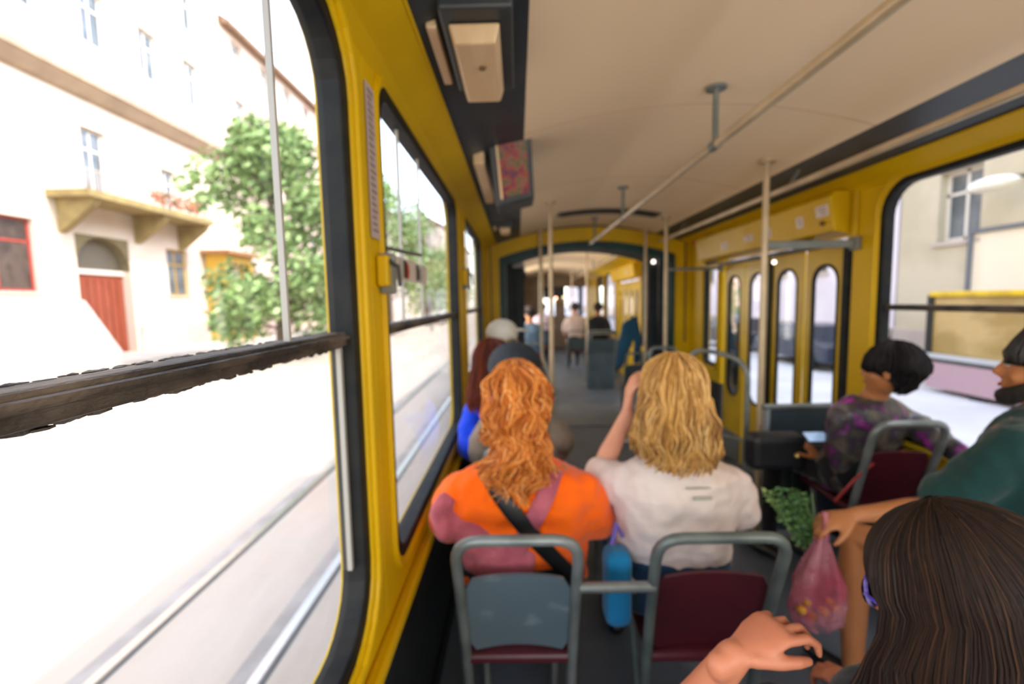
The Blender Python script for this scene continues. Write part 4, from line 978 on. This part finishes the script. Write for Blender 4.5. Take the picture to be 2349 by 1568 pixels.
PLAS = mat('cream_plaster', 'd6c6b6', .8, col2='cdb9a6', scale=.5, lo=.3, hi=.7)
PLAS2 = mat('pink_plaster', 'd0b6a8', .8, col2='c4a79c', scale=.5)
PLAS3 = mat('pale_stone', 'beb0a4', .8, col2='ad9e92', scale=.6)
SHADEG = mat('dark_pane', '4a5258', .25, col2='6a7076', scale=1)
WOODR = mat('red_brown_gate', '8a3d22', .6, col2='7a341c', scale=2, stretch=(1, 6, .4))
EAVE = mat('brown_eaves', '84664c', .7, col2='75583f', scale=2)
WFR = mat('white_window_frame', 'd8d0c4', .5)
def fac_hole(b, x, y0, y1, z0, z1, depth, pts_n=0):
    pass
def facade(b, x, d, y0, y1, z0, z1, holes):
    """wall slab with rectangular holes (y0,y1,z0,z1), built in strips; x = street face, d = thickness away from it"""
    ys = sorted(set([y0, y1] + [h[0] for h in holes] + [h[1] for h in holes])); zs = sorted(set([z0, z1] + [h[2] for h in holes] + [h[3] for h in holes]))
    for i in range(len(ys) - 1):
        run = None
        for j in range(len(zs) - 1):
            cy, cz = (ys[i] + ys[i + 1]) / 2, (zs[j] + zs[j + 1]) / 2
            solid = not any(h[0] < cy < h[1] and h[2] < cz < h[3] for h in holes)
            if solid:
                if run is None: run = [zs[j], zs[j + 1]]
                else: run[1] = zs[j + 1]
            if (not solid or j == len(zs) - 2) and run:
                b.box(min(x, x + d), max(x, x + d), ys[i], ys[i + 1], run[0], run[1]); run = None
def bwindow(t, x, d, h, frame=WFR, pane=SHADEG):
    y0, y1, z0, z1 = h; s = 1 if d > 0 else -1; xi = x + s * .22
    b = B().frame(rrect(y0, y1, z0, z1, 0, 1), rrect(y0 + .1, y1 - .1, z0 + .1, z1 - .1, 0, 1), xi, xi + s * .08)
    ym = (y0 + y1) / 2; b.box(min(xi, xi + s * .08), max(xi, xi + s * .08), ym - .04, ym + .04, z0, z1)
    zm = z0 + (z1 - z0) * .68; b.box(min(xi, xi + s * .08), max(xi, xi + s * .08), y0, y1, zm - .04, zm + .04)
    o = b.build('window', frame, t)
    B().box(min(xi + s * .03, xi + s * .05), max(xi + s * .03, xi + s * .05), y0, y1, z0, z1).build('pane', pane, o)
    B().box(min(x - s * .08, x + s * .2), max(x - s * .08, x + s * .2), y0 - .1, y1 + .1, z0 - .12, z0).build('sill', PLAS3, o)
XL = -20
A = thing('town_house', 'sunlit cream house with a balcony over a red-brown arched gate', 'building', (XL - 5, 20, GZ))
gate = (20.7, 23.6, GZ, 5.0)
up = [(16.2, 17.9, 7.4, 10.0), (21.5, 22.8, 7.0, 10.0), (26.2, 27.3, 7.0, 9.4)]
lowh = [(16.3, 19.0, 2.3, 5.3), (26.1, 27.8, 2.2, 4.9)]
hi_ = [(y, y + 1.3, 14, 16.6) for y in (15.5, 18.8, 22.1, 25.4, 28.7)] + [(y, y + 1.3, 18.4, 20.8) for y in (15.5, 18.8, 22.1, 25.4, 28.7)]
more_l = [(y, y + 1.5, 7.2, 10.0) for y in (-6, -1, 4, 9)] + [(y, y + 1.5, 2.3, 5.2) for y in (-6, -1, 4, 9)]
b = B(); facade(b, XL, -.6, -12, 32.5, GZ, 24, [gate] + up + lowh + hi_ + more_l); b.box(XL - 8, XL - .6, 31.9, 32.5, GZ, 24); b.box(XL - 8, XL - 7.5, -12, 32, GZ, 24)
b.build('wall', PLAS, A)
for h in up + hi_ + more_l: bwindow(A, XL, -.6, h)
bwindow(A, XL, -.6, lowh[0], frame=mat('red_window_frame', 'a83a30', .5), pane=mat('dark_shop_pane', '3a2e2a', .3, col2='52443c', scale=2))
bwindow(A, XL, -.6, lowh[1], frame=mat('ochre_window_frame', 'b8923a', .5))
b = B(); b.prism([(XL, 11.2), (XL + .25, 11.3), (XL + .7, 11.7), (XL + .8, 11.75), (XL + .8, 12.05), (XL, 12.1)], -12, 32.5, 'y'); b.build('cornice', mat('tan_cornice', 'a89078', .7, col2='9a826c', scale=1), A)
b = B(); ga = [(gate[0], 3.4)] + [(22.15 - 1.45 * math.cos(R(k * 15)), 3.4 + 1.55 * math.sin(R(k * 15))) for k in range(13)] + [(gate[1], 3.4)]
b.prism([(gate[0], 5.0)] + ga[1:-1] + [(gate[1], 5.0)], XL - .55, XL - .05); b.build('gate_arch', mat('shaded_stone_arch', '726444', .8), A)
b = B(); b.box(XL - .62, XL - .5, gate[0], gate[1], GZ, 3.2); gg = b.build('gate', WOODR, A)
b = B()
for k in range(7): b.box(XL - .5, XL - .46, gate[0] + .1 + k * .4, gate[0] + .42 + k * .4, GZ + .3, 3.0)
b.build('gate_board', WOODR, gg); B().box(XL - .55, XL - .4, gate[0], gate[1], 3.2, 3.42).build('lintel', WFR, gg)
B().box(XL - .62, XL - .55, gate[0], gate[1], 3.4, 5.0).build('fanlight', mat('dusty_fanlight', '6a6050', .5), gg)
b = B(); b.box(XL, XL + 1.9, 19.6, 27.6, 6.35, 6.65); bal = b.build('balcony', mat('balcony_stone', '94804e', .8, col2='857146', scale=2), A)
for y in (20.0, 24.0, 27.1):
    B().prism([(XL, 6.35), (XL + 1.75, 6.35), (XL + 1.6, 6.05), (XL + .35, 5.1), (XL, 4.9)], y, y + .35, 'y').build('bracket', mat('balcony_stone', ''), bal)
b = B()
for k in range(40): b.tube([(XL + 1.42, 19.7 + k * .2, 6.65), (XL + 1.42, 19.7 + k * .2, 7.55)], .02, 5)
b.tube([(XL + 1.42, 19.6, 7.6), (XL + 1.42, 27.6, 7.6)], .035, 6); b.build('railing', mat('pale_iron', 'b8a79a', .5), bal)
b = B(); rng = random.Random(2)
for i in range(160):
    b.ell((XL + 1.5 + rng.uniform(-.12, .12), rng.uniform(23.5, 27.4), 7.2 + rng.uniform(-.3, .35)), rng.uniform(.05, .11), n=5, m=3, tone=rng.random())
o = b.build('flower_trough', mat('balcony_flowers', 'c06040', .7, attr=['4f6a3a', '7a5a3c', 'c0664a', 'd08a70']), bal); o['kind'] = 'stuff'
b = B()
for y0, y1 in ((10, 20.6),):
    b.quadbox([(XL, y0, GZ), (XL + 1.5, y0, GZ), (XL + 1.5, y1 + .6, GZ), (XL, y1 + .6, GZ), (XL, y0, 2.0), (XL + .3, y0, 1.9), (XL + .3, y1, 1.9), (XL, y1, 2.0)])
b.build('sloping_plinth', mat('pale_plinth', 'b3aaa2', .8, col2='a69c94', scale=1), A)
B().box(XL, XL + .12, 23.8, 32.5, GZ, .6).build('plinth', mat('pale_plinth', ''), A)
K = thing('yellow_kiosk', 'narrow yellow-framed kiosk against the sunlit cream house', 'kiosk', (XL + .9, 30.5, GZ))
B().frame(rrect(29.2, 32.2, GZ, 4.9, 0, 1), rrect(29.55, 31.85, GZ + .2, 4.4, 0, 1), XL + .1, XL + 1.4).build('frame', mat('kiosk_yellow', 'c79a2a', .5), K)
B().box(XL + .2, XL + .7, 29.6, 31.8, GZ + .2, 4.4).build('back_panel', WFR, K)
B().box(XL + .05, XL + 1.9, 28.8, 32.6, 4.9, 5.1).build('canopy', mat('kiosk_roof', '9a6a48', .6), K)

def plain_house(name, label, x, d, y0, y1, zt, wallm, rows, cols, eave=EAVE, ww=1.2, wh=1.9, z_first=2.4, dz=3.6, roof=True, frame=WFR):
    t = thing(name, label, 'building', (x + d * 4, (y0 + y1) / 2, GZ)); holes = []
    for r_ in range(rows):
        for c in range(cols):
            yc = y0 + (y1 - y0) * (c + .5) / cols; z = z_first + r_ * dz
            if z + wh < zt - .5: holes.append((yc - ww / 2, yc + ww / 2, z, z + wh))
    b = B(); facade(b, x, d * .5, y0, y1, GZ, zt, holes)
    s = 1 if d > 0 else -1; xa, xb = sorted((x + s * .5, x + s * 8))
    b.box(xa, xb, y0, y0 + .5, GZ, zt); b.box(xa, xb, y1 - .5, y1, GZ, zt); b.box(x + s * 7.6 if s > 0 else x - 8, x + 8 if s > 0 else x - 7.6, y0, y1, GZ, zt)
    b.build('wall', wallm, t)
    for h in holes: bwindow(t, x, d, h, frame=frame)
    if roof:
        e = B(); e.prism([(x - s * .7, zt), (x + s * 4, zt + 2.6), (x + s * 8, zt), (x + s * 8, zt - .2), (x - s * .7, zt - .25)], y0, y1, 'y'); e.build('roof', eave, t)
    B().box(min(x, x - s * .1), max(x, x - s * .1), y0, y1, GZ, .4).build('plinth', PLAS3, t)
    return t
plain_house('town_house', 'tall brown-eaved sunlit house rising behind the near tree', XL, -1, 32.6, 58, 21.0, PLAS2, 5, 7, z_first=2.2, dz=4, wh=2.2)
plain_house('town_house', 'pale house further down the left side of the street', -19, -1, 59, 92, 15, PLAS3, 4, 9)
plain_house('town_house', 'hazy pale house at the far left end of the street', -15, -1, 94, 150, 17, PLAS3, 4, 12)
# low wall beyond the kiosk
o = B().box(-19.6, -19.2, 33, 48, GZ, 1.3).build('garden_wall', PLAS2, bev=.03); tag(o, 'low pinkish garden wall behind the near tree', 'wall')
# right side: shaded houses high enough to keep the tram in shade
ztop = GZ + (12 + 1.65) * math.tan(R(SUN_EL)) / math.cos(R(SUN_AZ))
BEI = mat('beige_shaded_plaster', 'c2b59c', .8, col2='b4a78c', scale=.6)
LIL = mat('lilac_grey_plaster', 'e0d6da', .8, col2='d4cad0', scale=.5)
def right_house(label, y0, y1, zt, wm, cols, **k): return plain_house('town_house', label, 12, 1, y0, y1, zt, wm, 4, cols, roof=False, **k)
rh = right_house('beige shaded house opposite the right window, with a large lit shop window', -30, 14.6, ztop + .5, BEI, 12, z_first=2.9, dz=3.6)
shp = thing('shop_window', 'large pale shop window in the beige house across the street on the right', 'shop window', (11.9, 12, 1))
B().frame(rrect(8.4, 12.3, 1.2, 3.1, 0, 1), rrect(8.5, 12.2, 1.3, 3.0, 0, 1), 11.86, 12).build('frame', mat('grey_shop_frame', '5a5f66', .5), shp)
B().box(11.93, 11.98, 8.5, 12.2, 1.25, 3.05).build('pane', mat('pale_blind', 'e0d2ba', .6), shp)
aw = thing('wall_lamp', 'bulbous white street lamp bracketed to the beige house on the right', 'street lamp', (11.6, 11.2, 3.6))
B().ell((11.2, 11.1, 4.0), (.32, .55, .18), n=16, m=8).build('globe', mat('milky_globe', 'f2eee2', .3), aw, smooth=True)
B().tube([(12, 11.1, 4.2), (11.2, 11.1, 4.15)], .04, 8).build('arm', DARK, aw)
right_house('pale lilac-grey shaded house seen through the folding doors', 14.7, 30, ztop - .6, LIL, 6, frame=mat('brown_window_frame', '6a5a50', .5))
right_house('reddish shaded house beyond the narrow right window', 30.1, 46, ztop + .9, mat('rose_plaster', 'b08c84', .8, col2='a07e78', scale=.5), 6)
right_house('long pale house at the far right of the street', 46.1, 110, ztop, LIL, 20)
o = B().box(11.8, 11.99, 14.7, 46, GZ, .1).build('brown_plinth', mat('brown_stone', '7a6260', .8)); tag(o, 'brown stone plinth along the shaded houses on the right', 'plinth')
plain_house('town_house', 'sunlit house closing the far end of the street', 3, -1, 160, 175, 18, PLAS, 4, 5)

# the pale trailer parked across the street
tr = thing('parked_trailer', 'tan trailer with a yellow frame and pinkish skirt parked across the street on the right', 'trailer', (10.2, 8, GZ))
B().box(9.8, 11.2, 3.0, 10.9, .05, 1.40).build('body_panel', mat('tan_tarpaulin', 'b0935c', .6, col2='94783e', scale=1.2, stretch=(1, 1, 2), bump=.6, bscale=4), tr, bev=.03)
B().box(9.74, 11.25, 2.95, 10.95, 1.40, 1.52).build('top_frame', YEL2, tr, bev=.02)
B().box(9.76, 9.86, 10.85, 11.0, -.2, 1.45).build('corner_post', RUB, tr)
B().box(9.70, 9.80, 3.0, 11.0, -.03, .08).build('chrome_strip', mat('pale_metal_trim', 'b8bcc0', .3, metal=.5), tr, bev=.01)
B().box(9.78, 9.86, 3.0, 10.9, -.12, -.03).build('shadow_gap', DARK, tr)
B().box(9.735, 11.1, 3.0, 10.9, -.72, -.12).build('skirt', mat('pinkish_skirt', 'a88a92', .6), tr)
for y in (4.2, 9.7):
    B().tube([(9.75, y, -.50), (10.0, y, -.50)], .35, 20).build('wheel', RUB, tr, smooth=True)
def car(x, y, label, cm, L_=4.2):
    t = thing('parked_car', label, 'car', (x, y, GZ)); z = GZ
    prof_ = [(-L_ / 2, .30), (-L_ / 2, .78), (-L_ / 2 + .5, .92), (-L_ / 2 + 1.0, 1.38), (L_ / 2 - 1.8, 1.42), (L_ / 2 - 1.15, .95), (L_ / 2 - .15, .80), (L_ / 2, .55), (L_ / 2, .30)]
    B().prism([(y + a, z + c) for a, c in prof_], x - .82, x + .82).build('car_body', cm, t, bev=.06)
    B().prism([(y + a, z + c) for a, c in ((-L_ / 2 + .75, .95), (-L_ / 2 + 1.1, 1.32), (L_ / 2 - 1.9, 1.34), (L_ / 2 - 1.4, .95))], x - .835, x + .835).build('side_glass', SHADEG, t)
    for dy in (-L_ / 2 + .8, L_ / 2 - .85):
        for s_ in (-1, 1): B().tube([(x + s_ * .86, y + dy, z + .32), (x + s_ * .66, y + dy, z + .32)], .32, 18).build('wheel', RUB, t, smooth=True)
CARN = mat('navy_car_paint', '1c2a3c', .25); CARS = mat('silver_blue_car_paint', '8a94a8', .3)
car(9.9, 15.6, 'dark navy car parked across the street behind the near door pane', CARN)
car(9.9, 21.0, 'dark car parked across the street behind the middle door panes', mat('black_car_paint', '16181c', .25))
car(9.9, 27.5, 'silver-blue car parked beyond the far door panes', CARS)
car(-12.5, 37, 'silver-blue car parked in the sun beyond the near tree', CARS)
car(-9.0, 52, 'white car parked far down the left side of the street', mat('white_car_paint', 'd8d8d8', .3))
LEAFM = mat('sunlit_leaf', '5f7f38', .6, attr=['4a6436', '6c8850', '8ca666', 'aec088'], spec=.3)
BARK = mat('grey_bark', '5a4a3c', .8, bump=.8, bscale=12)
def tree(x, y, h, rx, label, seed, n=5200, z0=1.3, leaf=.17):
    t = thing('street_tree', label, 'tree', (x, y, GZ)); rng = random.Random(seed)
    tr_ = B(); tr_.tube([(x, y, GZ), (x + .1, y, GZ + h * .25), (x, y + .1, GZ + h * .55), (x, y, GZ + h * .85)], [.26, .20, .13, .03], 10)
    blobs = []
    for k in range(26):
        a = rng.uniform(0, 6.28); u = rng.random(); zz = z0 + (h - z0) * u; q = rx * (1 - abs(u - .38) ** 1.5 * 1.35) * rng.uniform(.45, .85)
        c = V((x + q * math.cos(a), y + q * math.sin(a), GZ + zz)); blobs.append((c, rx * rng.uniform(.26, .42)))
        st = V((x, y, GZ + max(1.0, zz * .75))); tr_.tube([st, st.lerp(c, .5) + V((0, 0, .15)), c], [.07, .045, .015], 6)
    tr_.build('trunk', BARK, t, smooth=True)
    b = B()
    for i in range(n):
        c, r_ = blobs[i % 26]; d = V((rng.gauss(0, 1), rng.gauss(0, 1), rng.gauss(0, .8))).normalized() * r_ * rng.uniform(.55, 1.1)
        p = c + d; nn = V((rng.gauss(0, 1), rng.gauss(0, 1), rng.gauss(0, 1) + .8)).normalized(); e1 = nn.orthogonal().normalized() * leaf * rng.uniform(.6, 1.3); e2 = nn.cross(e1) * .55
        tn_ = min(1, max(0, rng.gauss(.55, .22)))
        b.f([b.v(q, tn_) for q in (p - e1, p + e2, p + e1, p - e2)])
    b.build('foliage', LEAFM, t)
tree(-10.3, 19.6, 9.2, 3.4, 'leafy green street tree nearest, filling the right of the first window', 5, n=11000)
tree(-9.6, 34, 11.5, 3.6, 'leafy green street tree seen through the second left window', 6, n=6000)
tree(-9.4, 47, 11, 3.4, 'tree farther down the street behind the second left window', 7, n=4000)
tree(-10.0, 66, 10, 4, 'distant tree down the street on the left', 8, n=3000)
b = thing('lamp_post', 'thin grey lamp post standing by the street trees', 'lamp post', (-7.2, 38, GZ))
B().tube([(-7.2, 38, GZ), (-7.2, 38, 8.5)], [.11, .07], 10).build('post', GREY, b, smooth=True)
B().tube([(-7.2, 38, 8.4), (-6.4, 38, 8.9), (-5.4, 38, 8.95)], .05, 8).build('arm', GREY, b, smooth=True)
B().ell((-5.2, 38, 8.9), (.35, .14, .08), n=12, m=6).build('lamp_head', GREY, b)
